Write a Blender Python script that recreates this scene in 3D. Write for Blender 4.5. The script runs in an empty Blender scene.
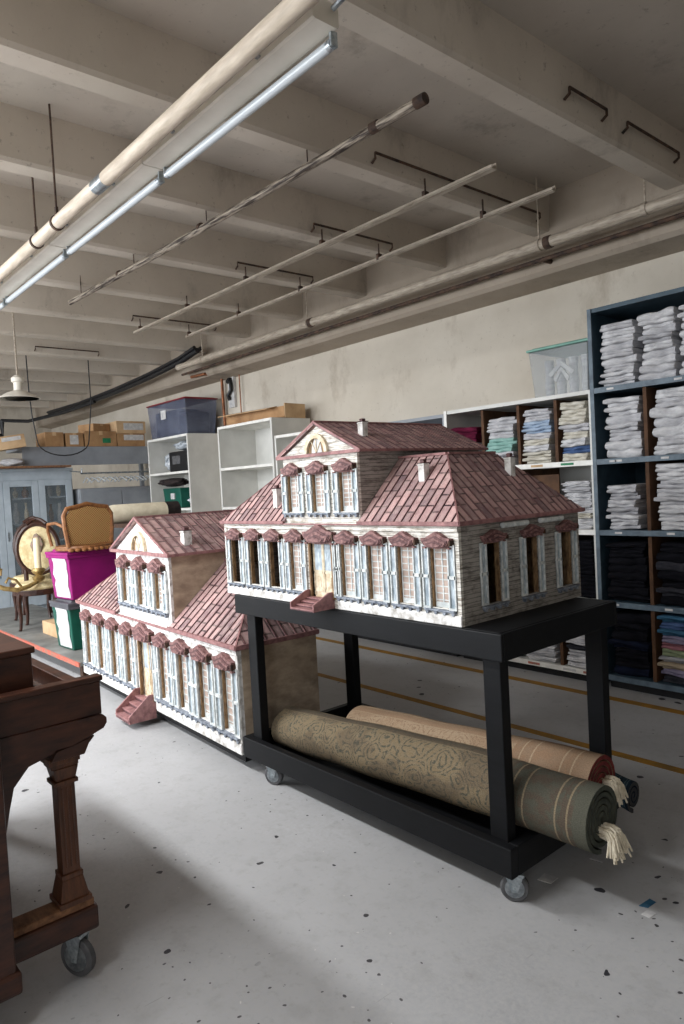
import bpy, bmesh, math, random
from mathutils import Vector, Matrix
random.seed(7)
scene = bpy.context.scene
COL = scene.collection
PI = math.pi

# ------------------------------------------------------------------ camera, light, exposure
def make_camera():
    yaw, pitch, roll, H = 0.8597112, -0.0369496, -0.0536361, 1.5
    f = Vector((-math.sin(yaw)*math.cos(pitch), math.cos(yaw)*math.cos(pitch), math.sin(pitch)))
    r = f.cross(Vector((0, 0, 1))).normalized(); u = r.cross(f)
    c, s = math.cos(roll), math.sin(roll)
    r2 = c*r + s*u; u2 = -s*r + c*u
    cam = bpy.data.cameras.new('camera'); o = bpy.data.objects.new('camera', cam); COL.objects.link(o)
    m = Matrix((r2, u2, -f)).transposed().to_4x4(); m.translation = Vector((0, 0, H))
    o.matrix_world = m
    cam.sensor_fit = 'VERTICAL'; cam.sensor_height = 36.0; cam.lens = 705.46*36/1024
    cam.clip_start = 0.02
    scene.camera = o
make_camera()
vs = scene.view_settings
vs.view_transform = 'Standard'; vs.look = 'None'; vs.gamma = 1.0; vs.use_curve_mapping = False
vs.exposure = 0.0
scene.cycles.use_denoising = True
scene.cycles.max_bounces = 8
scene.cycles.diffuse_bounces = 5
scene.cycles.transparent_max_bounces = 12
scene.cycles.sample_clamp_indirect = 6.0

world = bpy.data.worlds.new('world'); scene.world = world; world.use_nodes = True
world.node_tree.nodes['Background'].inputs[0].default_value = (0.72, 0.82, 1.0, 1)
world.node_tree.nodes['Background'].inputs[1].default_value = 0.6

FRONT_Y, BACK_Y, LEFT_X, RIGHT_X, CEIL = -3.0, 5.1, -15.0, 4.2, 3.63
WINDOWS = [(-11.6, 2.2), (-9.0, 2.2), (-6.4, 2.2), (-3.8, 2.2), (1.6, 1.6)]   # centre x, width; the last one is added as right-hand fill
WZ0, WZ1 = 1.15, 3.30
WPOWER = [118, 138, 152, 128, 46]
for (wx, ww), pw in zip(WINDOWS, WPOWER):
    L = bpy.data.lights.new('window_daylight', 'AREA'); L.shape = 'RECTANGLE'
    L.size = ww - 0.1; L.size_y = WZ1 - WZ0 - 0.1; L.energy = pw; L.color = (0.90, 0.95, 1.0)
    o = bpy.data.objects.new('window_daylight', L); COL.objects.link(o)
    o.location = (wx, FRONT_Y + 0.06, (WZ0 + WZ1)/2); o.rotation_euler = (PI/2, 0, PI)
    o.rotation_euler = Vector((0, -1, 0)).to_track_quat('Z', 'Y').to_euler()

# unseen strip lights added behind the camera to brighten the floor (their fittings are built below)
LIT = [(-6.6, -0.3, 120), (-4.4, -0.3, 96), (-2.2, -0.3, 56)]
for lx, ly, pw in LIT:
    L = bpy.data.lights.new('strip_light_glow', 'AREA'); L.shape = 'RECTANGLE'; L.size = 1.2; L.size_y = 0.3
    L.energy = pw; L.color = (0.96, 0.98, 1.0)
    o = bpy.data.objects.new('strip_light_glow', L); COL.objects.link(o); o.location = (lx, ly, 3.13)

# ------------------------------------------------------------------ materials
def lin(c):
    out = []
    for v in c:
        v /= 255.0
        out.append(v/12.92 if v <= 0.04045 else ((v+0.055)/1.055)**2.4)
    return (*out, 1.0)

class NT:
    def __init__(s, name):
        s.m = bpy.data.materials.new(name); s.m.use_nodes = True
        s.t = s.m.node_tree; s.n = s.t.nodes; s.b = s.n['Principled BSDF']
    def node(s, kind, **k):
        n = s.n.new(kind)
        for a, v in k.items():
            if a.startswith('i_'): n.inputs[a[2:].replace('_', ' ')].default_value = v
            else: setattr(n, a, v)
        return n
    def link(s, a, b): s.t.links.new(a, b)
    def coord(s, kind='Object', scale=(1, 1, 1), rot=(0, 0, 0)):
        tc = s.node('ShaderNodeTexCoord'); mp = s.node('ShaderNodeMapping')
        mp.inputs['Scale'].default_value = scale; mp.inputs['Rotation'].default_value = rot
        s.link(tc.outputs[kind], mp.inputs['Vector']); return mp.outputs[0]
    def noise(s, vec, scale=5, detail=4, rough=0.6):
        n = s.node('ShaderNodeTexNoise'); n.inputs['Scale'].default_value = scale
        n.inputs['Detail'].default_value = detail; n.inputs['Roughness'].default_value = rough
        s.link(vec, n.inputs['Vector']); return n.outputs['Fac']
    def ramp(s, fac, stops):
        r = s.node('ShaderNodeValToRGB'); e = r.color_ramp.elements
        e[0].position, e[0].color = stops[0][0], stops[0][1]
        e[1].position, e[1].color = stops[-1][0], stops[-1][1]
        for p, c in stops[1:-1]:
            x = e.new(p); x.color = c
        s.link(fac, r.inputs[0]); return r.outputs[0]
    def mix(s, fac, a, b, mode='MIX'):
        m = s.node('ShaderNodeMix', data_type='RGBA', blend_type=mode)
        for v, i in ((fac, 0), (a, 6), (b, 7)):
            if hasattr(v, 'links'): s.link(v, m.inputs[i])
            else: m.inputs[i].default_value = v
        return m.outputs[2]
    def math(s, op, a, b=None, c=None):
        m = s.node('ShaderNodeMath', operation=op)
        for i, v in enumerate((a, b, c)):
            if v is None: continue
            if hasattr(v, 'links'): s.link(v, m.inputs[i])
            else: m.inputs[i].default_value = v
        return m.outputs[0]
    def sep(s, vec):
        x = s.node('ShaderNodeSeparateXYZ'); s.link(vec, x.inputs[0]); return x.outputs
    def bump(s, h, strength=0.3, dist=0.01):
        b = s.node('ShaderNodeBump'); b.inputs['Strength'].default_value = strength
        b.inputs['Distance'].default_value = dist
        s.link(h, b.inputs['Height']); s.link(b.outputs[0], s.b.inputs['Normal'])
    def done(s, col=None, rough=0.6, metal=0.0, spec=0.5, alpha=None):
        if col is not None:
            if hasattr(col, 'links'): s.link(col, s.b.inputs['Base Color'])
            else: s.b.inputs['Base Color'].default_value = col
        s.b.inputs['Roughness'].default_value = rough; s.b.inputs['Metallic'].default_value = metal
        s.b.inputs['Specular IOR Level'].default_value = spec
        if alpha is not None: s.b.inputs['Alpha'].default_value = alpha
        return s.m

def W1(v): return (v, v, v, 1)
def mat(name, c1, c2=None, scale=6, rough=0.6, metal=0.0, stretch=(1, 1, 1), bump=0.0, spec=0.4, alpha=None, detail=4, lo=0.35, hi=0.65):
    t = NT(name)
    if c2 is None: c2 = tuple(max(0, v*0.86) for v in c1)
    vec = t.coord('Object', stretch); n = t.noise(vec, scale, detail)
    col = t.ramp(n, [(lo, lin(c2)), (hi, lin(c1))])
    if bump: t.bump(n, bump, 0.005)
    return t.done(col, rough, metal, spec, alpha)

M = {}
def floor_mat():
    t = NT('painted_concrete_floor'); v = t.coord('Object')
    n1 = t.noise(v, 0.9, 6, 0.6); n2 = t.noise(v, 60, 3, 0.7); n3 = t.noise(v, 9, 4, 0.65)
    c = t.ramp(n1, [(0.3, lin((158, 158, 160))), (0.7, lin((186, 186, 188)))])
    c = t.mix(t.ramp(n2, [(0.35, W1(0)), (0.75, W1(1))]), c, lin((176, 175, 174)))
    c = t.mix(t.math('MULTIPLY', t.ramp(t.noise(v, 28, 5, 0.7), [(0.55, W1(0)), (0.70, W1(1))]), 0.35), c, lin((142, 140, 138)))
    c = t.mix(t.math('MULTIPLY', t.ramp(n3, [(0.52, W1(0)), (0.75, W1(1))]), 0.3), c, lin((138, 135, 132)))
    # dark drips and paint spots
    def spots(scale, thr, mscale, mlo, colr, c):
        vo = t.node('ShaderNodeTexVoronoi'); vo.inputs['Scale'].default_value = scale
        wob = t.node('ShaderNodeMix', data_type='VECTOR'); wob.inputs[0].default_value = 0.05
        nn = t.node('ShaderNodeTexNoise'); nn.inputs['Scale'].default_value = 14
        t.link(v, nn.inputs['Vector']); t.link(v, wob.inputs[4]); t.link(nn.outputs['Color'], wob.inputs[5])
        t.link(wob.outputs[1], vo.inputs['Vector'])
        sx = t.sep(vo.outputs['Color'])
        size = t.math('MULTIPLY', t.math('POWER', sx[0], 5.0), thr)
        m = t.math('LESS_THAN', vo.outputs['Distance'], size)
        msk = t.ramp(t.noise(v, mscale, 2, 0.5), [(mlo, W1(0)), (mlo+0.02, W1(1))])
        return t.mix(t.math('MULTIPLY', m, msk), c, colr)
    c = spots(9, 0.22, 1.3, 0.47, lin((50, 49, 54)), c)
    c = spots(17, 0.19, 1.1, 0.52, lin((66, 64, 66)), c)
    c = spots(34, 0.22, 1.6, 0.50, lin((84, 82, 84)), c)
    c = spots(26, 0.12, 2.5, 0.50, lin((204, 202, 198)), c)
    # fine scratches
    v2 = t.coord('Object', (60, 3, 1), (0, 0, 0.6)); s = t.noise(v2, 1.2, 3, 0.6)
    c = t.mix(t.math('MULTIPLY', t.ramp(s, [(0.70, W1(0)), (0.74, W1(1))]), 0.35), c, lin((124, 122, 121)))
    t.bump(n2, 0.12, 0.003)
    m = t.done(c, 0.55, 0, 0.35); return m
def plaster_mat(name, a, b, dirt, dscale=0.7, bump=0.15):
    t = NT(name); v = t.coord('Object')
    n = t.noise(v, 1.4, 6, 0.6); c = t.ramp(n, [(0.3, lin(a)), (0.7, lin(b))])
    n2 = t.noise(t.coord('Object', (1.0, 1.0, 0.55)), dscale*2.2, 7, 0.7)
    c = t.mix(t.math('MULTIPLY', t.ramp(n2, [(0.56, W1(0)), (0.74, W1(1))]), 0.7), c, lin(dirt))
    n3 = t.noise(v, 25, 4, 0.7)
    c = t.mix(t.math('MULTIPLY', t.ramp(n3, [(0.62, W1(0)), (0.70, W1(1))]), 0.4), c, lin(dirt))
    # form-board lines
    t.bump(t.math('ADD', n3, t.math('MULTIPLY', n, 2.0)), bump, 0.004)
    return t.done(c, 0.85, 0, 0.2)
def siding_mat(name, base, light, dark, pitch=0.0165, wash=0.5):
    t = NT(name); v = t.coord('Object'); s = t.sep(v)
    wob = t.math('MULTIPLY', t.noise(v, 9, 2), 0.006)
    z = t.math('ADD', s[2], wob)
    fr = t.math('FRACT', t.math('DIVIDE', z, pitch))
    line = t.ramp(fr, [(0.0, W1(0)), (0.16, W1(1))])
    n = t.noise(t.coord('Object', (5, 5, 40)), 2.2, 5, 0.7)
    c = t.ramp(n, [(0.36, lin(base)), (0.52, lin(light)), (0.75, lin(light))])
    n2 = t.noise(v, 14, 5, 0.7)
    c = t.mix(t.ramp(n2, [(0.52, W1(0)), (0.70, W1(wash))]), c, lin(dark))
    c = t.mix(line, lin(tuple(x*0.42 for x in dark)), c)
    t.bump(fr, 0.6, 0.004)
    return t.done(c, 0.8, 0, 0.25)
def roof_mat(name, seed=0.0, k=1.0, tone=1.0):
    t = NT(name); v = t.coord('UV'); s = t.sep(v)
    cb = t.node('ShaderNodeCombineXYZ')
    t.link(t.math('ADD', s[1], seed), cb.inputs[0]); t.link(s[0], cb.inputs[1])
    br = t.node('ShaderNodeTexBrick'); br.offset = 0.37; br.offset_frequency = 3; br.squash = 1.0
    t.link(cb.outputs[0], br.inputs['Vector'])
    br.inputs['Scale'].default_value = 1.0
    br.inputs['Brick Width'].default_value = 0.088*k; br.inputs['Row Height'].default_value = 0.042*k
    br.inputs['Mortar Size'].default_value = 0.0042*k; br.inputs['Mortar Smooth'].default_value = 0.2
    br.inputs['Color1'].default_value = lin((198, 160, 156)); br.inputs['Color2'].default_value = lin((112, 92, 98))
    br.inputs['Mortar'].default_value = lin((58, 42, 46)); br.inputs['Bias'].default_value = -0.05
    n = t.noise(t.coord('Object', (1, 1, 1)), 16, 5, 0.7)
    c = t.mix(t.math('MULTIPLY', t.ramp(n, [(0.40, W1(0)), (0.66, W1(1))]), 0.62), br.outputs['Color'], lin((192, 166, 160)))
    n2 = t.noise(t.coord('Object'), 30, 4, 0.7)
    c = t.mix(t.math('MULTIPLY', t.ramp(n2, [(0.5, W1(0)), (0.7, W1(1))]), 0.5), c, lin((116, 80, 80)))
    t.bump(t.math('SUBTRACT', 1.0, br.outputs['Fac']), 0.5, 0.004)
    return t.done(c, 0.62, 0, 0.3)
def wood_mat(name, a, b, stretch, scale=3.0, rough=0.45, spec=0.4):
    t = NT(name); v = t.coord('Object', stretch)
    n = t.noise(v, scale, 6, 0.65); c = t.ramp(n, [(0.3, lin(b)), (0.7, lin(a))])
    n2 = t.noise(t.coord('Object'), 7, 4, 0.6)
    c = t.mix(t.math('MULTIPLY', t.ramp(n2, [(0.5, W1(0)), (0.8, W1(1))]), 0.4), c, lin(tuple(x*0.6 for x in b)))
    t.bump(n, 0.12, 0.003)
    return t.done(c, rough, 0, spec)
def rug_mat(name, field, motif, border, accent, length):
    t = NT(name); v = t.coord('UV'); s = t.sep(v)
    vo = t.node('ShaderNodeTexVoronoi'); vo.inputs['Scale'].default_value = 12
    nn = t.node('ShaderNodeTexNoise'); nn.inputs['Scale'].default_value = 9
    t.link(v, nn.inputs['Vector'])
    wob = t.node('ShaderNodeMix', data_type='VECTOR'); wob.inputs[0].default_value = 0.09
    t.link(v, wob.inputs[4]); t.link(nn.outputs['Color'], wob.inputs[5]); t.link(wob.outputs[1], vo.inputs['Vector'])
    ring = t.math('SINE', t.math('MULTIPLY', vo.outputs['Distance'], 34.0))
    c = t.ramp(ring, [(0.30, lin(field)), (0.55, lin(motif))])
    leaf = t.ramp(t.noise(v, 55, 4, 0.7), [(0.46, W1(0)), (0.56, W1(1))])
    c = t.mix(t.math('MULTIPLY', leaf, 0.8), c, lin(accent))
    big = t.ramp(t.noise(v, 5, 2, 0.5), [(0.47, W1(0)), (0.55, W1(1))])
    c = t.mix(t.math('MULTIPLY', big, 0.45), c, lin(border))
    # border bands near the ends of the rug (u is metres along the roll from the right end)
    def band(a, b): return t.math('MULTIPLY', t.math('GREATER_THAN', s[0], a), t.math('LESS_THAN', s[0], b))
    bd = t.ramp(t.noise(v, 24, 3, 0.6), [(0.42, lin(border)), (0.60, lin(motif))])
    c = t.mix(band(0.0, 0.30), c, bd)
    for a, b, cc in ((0.0, 0.045, motif), (0.06, 0.066, accent), (0.078, 0.084, border), (0.10, 0.106, accent), (0.215, 0.221, accent), (0.235, 0.24, motif), (0.26, 0.266, accent), (0.29, 0.30, border)):
        c = t.mix(band(a, b), c, lin(cc))
    lw = t.math('FRACT', t.math('DIVIDE', t.math('ADD', s[1], 0.22), 0.365))
    for a, b, cc in ((.02, .17, border), (.02, .035, accent), (.155, .17, accent), (.085, .10, motif)):
        bnd = t.math('MULTIPLY', t.math('MULTIPLY', t.math('GREATER_THAN', lw, a), t.math('LESS_THAN', lw, b)), t.math('GREATER_THAN', s[0], 0.30))
        c = t.mix(t.math('MULTIPLY', bnd, 0.75), c, lin(cc))
    f = t.noise(v, 220, 2, 0.6)
    c = t.mix(t.math('MULTIPLY', t.ramp(f, [(0.35, W1(1)), (0.6, W1(0))]), 0.35), c, lin(tuple(x*0.55 for x in border)))
    t.bump(f, 0.5, 0.004)
    return t.done(c, 0.95, 0, 0.05)
def cane_mat():
    t = NT('woven_cane'); v = t.coord('Object'); s = t.sep(v)
    a = t.math('SINE', t.math('MULTIPLY', s[1], 300.0)); b = t.math('SINE', t.math('MULTIPLY', s[2], 300.0))
    k = t.math('MULTIPLY', a, b)
    c = t.ramp(t.math('ADD', t.math('MULTIPLY', k, 0.5), 0.5), [(0.3, lin((120, 84, 46))), (0.7, lin((196, 154, 98)))])
    t.bump(k, 0.4, 0.003); return t.done(c, 0.6, 0, 0.3)

M['floor'] = floor_mat()
M['ceiling'] = plaster_mat('painted_concrete_ceiling', (180, 171, 160), (198, 189, 177), (112, 102, 92))
M['beam'] = plaster_mat('painted_concrete_beam', (186, 176, 163), (204, 194, 181), (108, 98, 88), 0.5)
M['wall'] = plaster_mat('cream_plaster', (186, 177, 163), (204, 196, 183), (150, 136, 120), 0.9)
M['girder'] = plaster_mat('painted_girder', (150, 138, 124), (168, 156, 142), (100, 90, 80), 0.6)
M['yellow'] = mat('worn_yellow_paint', (160, 116, 36), (118, 92, 48), 9, 0.7, lo=0.3, hi=0.6)
M['black_paint'] = wood_mat('black_painted_wood', (19, 20, 23), (11, 12, 14), (2, 14, 14), 4, 0.55, 0.22)
M['walnut'] = wood_mat('dark_walnut', (78, 43, 28), (38, 20, 14), (14, 3, 14), 3, 0.38, 0.45)
M['walnut_v'] = wood_mat('brown_walnut_upright', (104, 62, 37), (54, 30, 18), (20, 20, 2), 3, 0.4, 0.45)
M['worn_wood'] = wood_mat('worn_wood_top', (150, 108, 76), (84, 54, 36), (4, 10, 10), 4, 0.6, 0.3)
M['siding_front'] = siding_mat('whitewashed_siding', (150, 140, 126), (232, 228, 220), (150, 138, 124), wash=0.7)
M['siding_side'] = siding_mat('weathered_grey_siding', (104, 98, 92), (162, 156, 149), (88, 82, 77), wash=0.8)  # greyer than the front: dirt, plus shade put into the colour
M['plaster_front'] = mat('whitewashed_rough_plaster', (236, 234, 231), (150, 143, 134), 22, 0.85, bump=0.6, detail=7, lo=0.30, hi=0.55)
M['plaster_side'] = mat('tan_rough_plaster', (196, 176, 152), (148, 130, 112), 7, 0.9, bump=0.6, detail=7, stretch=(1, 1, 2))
M['roof'] = roof_mat('pink_metal_roof', 0.0)
M['roof_large'] = roof_mat('pink_metal_roof_large', 0.3, 1.5)
M['pink'] = mat('faded_pink_paint', (166, 122, 120), (124, 86, 86), 30, 0.65, bump=0.2)
M['pink_dark'] = mat('dark_pink_paint', (112, 78, 78), (80, 54, 56), 30, 0.65, bump=0.2)
M['lintel'] = mat('maroon_washed_wood', (154, 116, 112), (94, 62, 62), 60, 0.7, bump=0.3)
M['shutter'] = mat('white_shutter_paint', (226, 228, 226), (178, 184, 184), 40, 0.6)
M['shutter_panel'] = mat('pale_blue_shutter_panel', (196, 206, 212), (130, 144, 154), 26, 0.6, stretch=(3, 3, 1))
M['sill'] = mat('blue_grey_trim', (156, 162, 172), (84, 92, 106), 50, 0.6)
M['cream'] = mat('cream_paint', (230, 218, 194), (188, 168, 136), 40, 0.6)
M['blind'] = mat('peach_blind', (200, 180, 168), (164, 144, 132), 20, 0.7)
M['jamb'] = mat('brown_jamb', (156, 124, 88), (92, 68, 46), 30, 0.7, stretch=(3, 3, 1))
M['dark_wood'] = mat('dark_interior_wood', (80, 52, 34), (36, 24, 18), 20, 0.7, stretch=(3, 3, 1))
M['rubber'] = mat('grey_rubber', (96, 96, 98), (70, 70, 72), 20, 0.6)
M['black'] = mat('black_plastic', (26, 26, 28), (16, 16, 18), 20, 0.45)
M['steel'] = mat('galvanised_steel', (176, 182, 186), (120, 126, 130), 30, 0.35, 0.8)
M['zinc'] = mat('zinc_plate', (190, 198, 202), (140, 150, 156), 60, 0.3, 0.6)
M['white_enamel'] = mat('white_enamel', (226, 220, 208), (206, 200, 188), 3, 0.4)
M['pipe'] = mat('cream_painted_pipe', (214, 200, 182), (180, 166, 148), 10, 0.55, stretch=(0.6, 4, 4))
M['pipe_dim'] = mat('dull_painted_pipe', (186, 174, 158), (142, 130, 116), 14, 0.6, stretch=(0.6, 4, 4))
M['dirty_pipe'] = mat('stained_iron_pipe', (176, 164, 148), (58, 48, 42), 14, 0.6, 0.1, stretch=(0.4, 4, 7), lo=0.42, hi=0.62, detail=8)
M['rust'] = mat('rusty_iron', (92, 70, 56), (46, 36, 32), 18, 0.8)
M['copper'] = mat('copper_pipe', (170, 112, 78), (120, 78, 56), 12, 0.4, 0.6)
M['tube'] = NT('fluorescent_tube_glass').done(lin((188, 194, 198)), 0.25, 0, 0.6)
t_ = NT('glowing_tube'); t_.b.inputs['Emission Color'].default_value = (0.96, 0.98, 1, 1); t_.b.inputs['Emission Strength'].default_value = 6.0; M['lit_tube'] = t_.done(W1(.9), .3)
M['blue_paint'] = wood_mat('slate_blue_painted_board', (62, 84, 98), (42, 60, 72), (3, 3, 3), 4, 0.5, 0.4)
M['blue_edge'] = mat('grey_blue_shelf_edge', (98, 114, 126), (72, 86, 98), 12, 0.5)
M['white_board'] = mat('white_laminate', (214, 213, 208), (198, 197, 192), 3, 0.45)
M['white_edge'] = mat('white_shelf_edge', (236, 234, 228), (214, 212, 206), 8, 0.45)
M['brown_board'] = wood_mat('brown_hardboard', (98, 70, 50), (68, 47, 33), (3, 3, 3), 3, 0.7, 0.2)
M['grey_board'] = mat('grey_painted_panel', (150, 154, 160), (128, 132, 138), 2, 0.6)
M['cab'] = mat('pale_grey_cabinet_paint', (176, 186, 194), (154, 164, 172), 3, 0.5)
M['cardboard'] = mat('brown_cardboard', (176, 138, 98), (144, 108, 74), 5, 0.8)
M['cardboard_light'] = mat('tan_cardboard', (206, 174, 136), (178, 146, 110), 5, 0.8)
M['paper'] = mat('white_label_paper', (214, 212, 210), (176, 175, 176), 14, 0.7)
M['green_label'] = mat('green_sticker', (40, 130, 88), (30, 110, 72), 14, 0.6)
M['red_lid'] = mat('dark_red_plastic', (140, 34, 42), (112, 26, 34), 6, 0.4)
M['bin_blue'] = mat('clear_blue_plastic', (128, 136, 158), (92, 100, 124), 5, 0.25, alpha=0.5)
M['bin_clear'] = mat('clear_grey_plastic', (164, 168, 168), (140, 146, 148), 3, 0.2, alpha=0.42, detail=1)
M['green_lid'] = mat('pale_green_plastic', (118, 166, 150), (92, 140, 126), 6, 0.4)
M['plastic_bag'] = mat('crumpled_clear_plastic', (216, 222, 228), (120, 128, 138), 18, 0.25, bump=0.8, spec=0.7)
M['purple'] = mat('magenta_plastic', (150, 24, 112), (128, 18, 96), 4, 0.35)
M['green'] = mat('dark_green_plastic', (20, 92, 76), (14, 72, 60), 4, 0.35)
M['grey_lid'] = mat('grey_plastic_lid', (92, 92, 98), (70, 70, 76), 6, 0.4)
M['felt'] = mat('cream_felt', (232, 222, 198), (214, 202, 176), 12, 0.9)
M['dark_felt'] = mat('dark_brown_cloth', (52, 42, 40), (30, 24, 24), 20, 0.9)
M['cane'] = cane_mat()
M['chair_wood'] = wood_mat('carved_honey_wood', (156, 104, 60), (96, 58, 32), (6, 6, 6), 5, 0.45)
M['mahogany'] = wood_mat('dark_mahogany', (74, 44, 32), (38, 22, 18), (6, 6, 6), 5, 0.35)
M['tapestry'] = mat('cream_floral_upholstery', (226, 212, 170), (186, 164, 120), 14, 0.85)
M['floral'] = mat('faded_rose_embroidery', (166, 128, 120), (110, 116, 92), 60, 0.85)
M['brass'] = mat('tarnished_brass', (184, 158, 104), (120, 96, 56), 24, 0.4, 0.5)
M['candle'] = mat('ivory_candle', (240, 226, 192), (226, 208, 170), 8, 0.5)
M['red_edge'] = mat('worn_red_edge', (196, 88, 68), (150, 110, 96), 12, 0.6)
M['grey_top'] = mat('worn_grey_board', (132, 132, 128), (104, 104, 102), 5, 0.7)
M['fringe'] = mat('cream_wool_fringe', (224, 214, 194), (190, 178, 154), 40, 0.95)
M['glass'] = NT('cabinet_glass').done(lin((120, 128, 132)), 0.08, 0, 0.6, 0.25)
M['clear'] = NT('clear_hanger_plastic').done(lin((206, 212, 216)), 0.15, 0, 0.7, 0.6)
M['dark_cable'] = mat('black_cable_jacket', (34, 34, 36), (22, 22, 24), 10, 0.5)
M['rug_green'] = rug_mat('sage_oriental_rug', (132, 116, 92), (86, 86, 76), (88, 78, 68), (134, 120, 98), 1.8)
M['rug_tan'] = rug_mat('sand_and_rust_rug', (170, 146, 120), (148, 124, 102), (150, 122, 98), (172, 150, 124), 1.6)
M['rug_blue'] = rug_mat('navy_rug', (58, 72, 84), (36, 46, 58), (64, 84, 96), (110, 124, 128), 1.6)
M['rug_edge_red'] = mat('brick_red_rug_edge', (120, 44, 40), (84, 30, 30), 30, 0.95)
M['rug_edge_dark'] = mat('dark_green_rug_edge', (70, 74, 64), (46, 50, 44), 30, 0.95)
M['rug_edge_sand'] = mat('sand_rug_backing', (150, 120, 96), (120, 94, 76), 30, 0.95)
CL = {
 'white': ((212, 211, 212), (176, 175, 178)), 'cream': ((208, 203, 192), (176, 170, 156)), 'grey': ((176, 175, 178), (144, 143, 147)),
 'pale grey': ((198, 197, 199), (164, 163, 167)), 'mint': ((150, 186, 178), (122, 160, 152)), 'light blue': ((170, 186, 204), (140, 158, 182)),
 'blue': ((84, 106, 146), (60, 80, 118)), 'lavender': ((150, 142, 164), (120, 112, 134)), 'maroon': ((96, 26, 52), (70, 18, 38)),
 'black': ((24, 24, 30), (12, 12, 16)), 'navy': ((26, 32, 50), (14, 18, 32)), 'dusty pink': ((168, 116, 124), (136, 90, 98)),
 'teal': ((70, 112, 140), (46, 82, 108)), 'lime': ((144, 154, 124), (116, 126, 98)), 'beige': ((176, 160, 138), (146, 130, 110)), 'charcoal': ((60, 60, 66), (38, 38, 44))}
for k, (a, b) in CL.items():
    M['cloth_'+k] = mat(k.replace(' ', '_')+'_cotton', a, b, 14, 0.95, bump=0.35, spec=0.1, stretch=(1, 1, 3))

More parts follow.
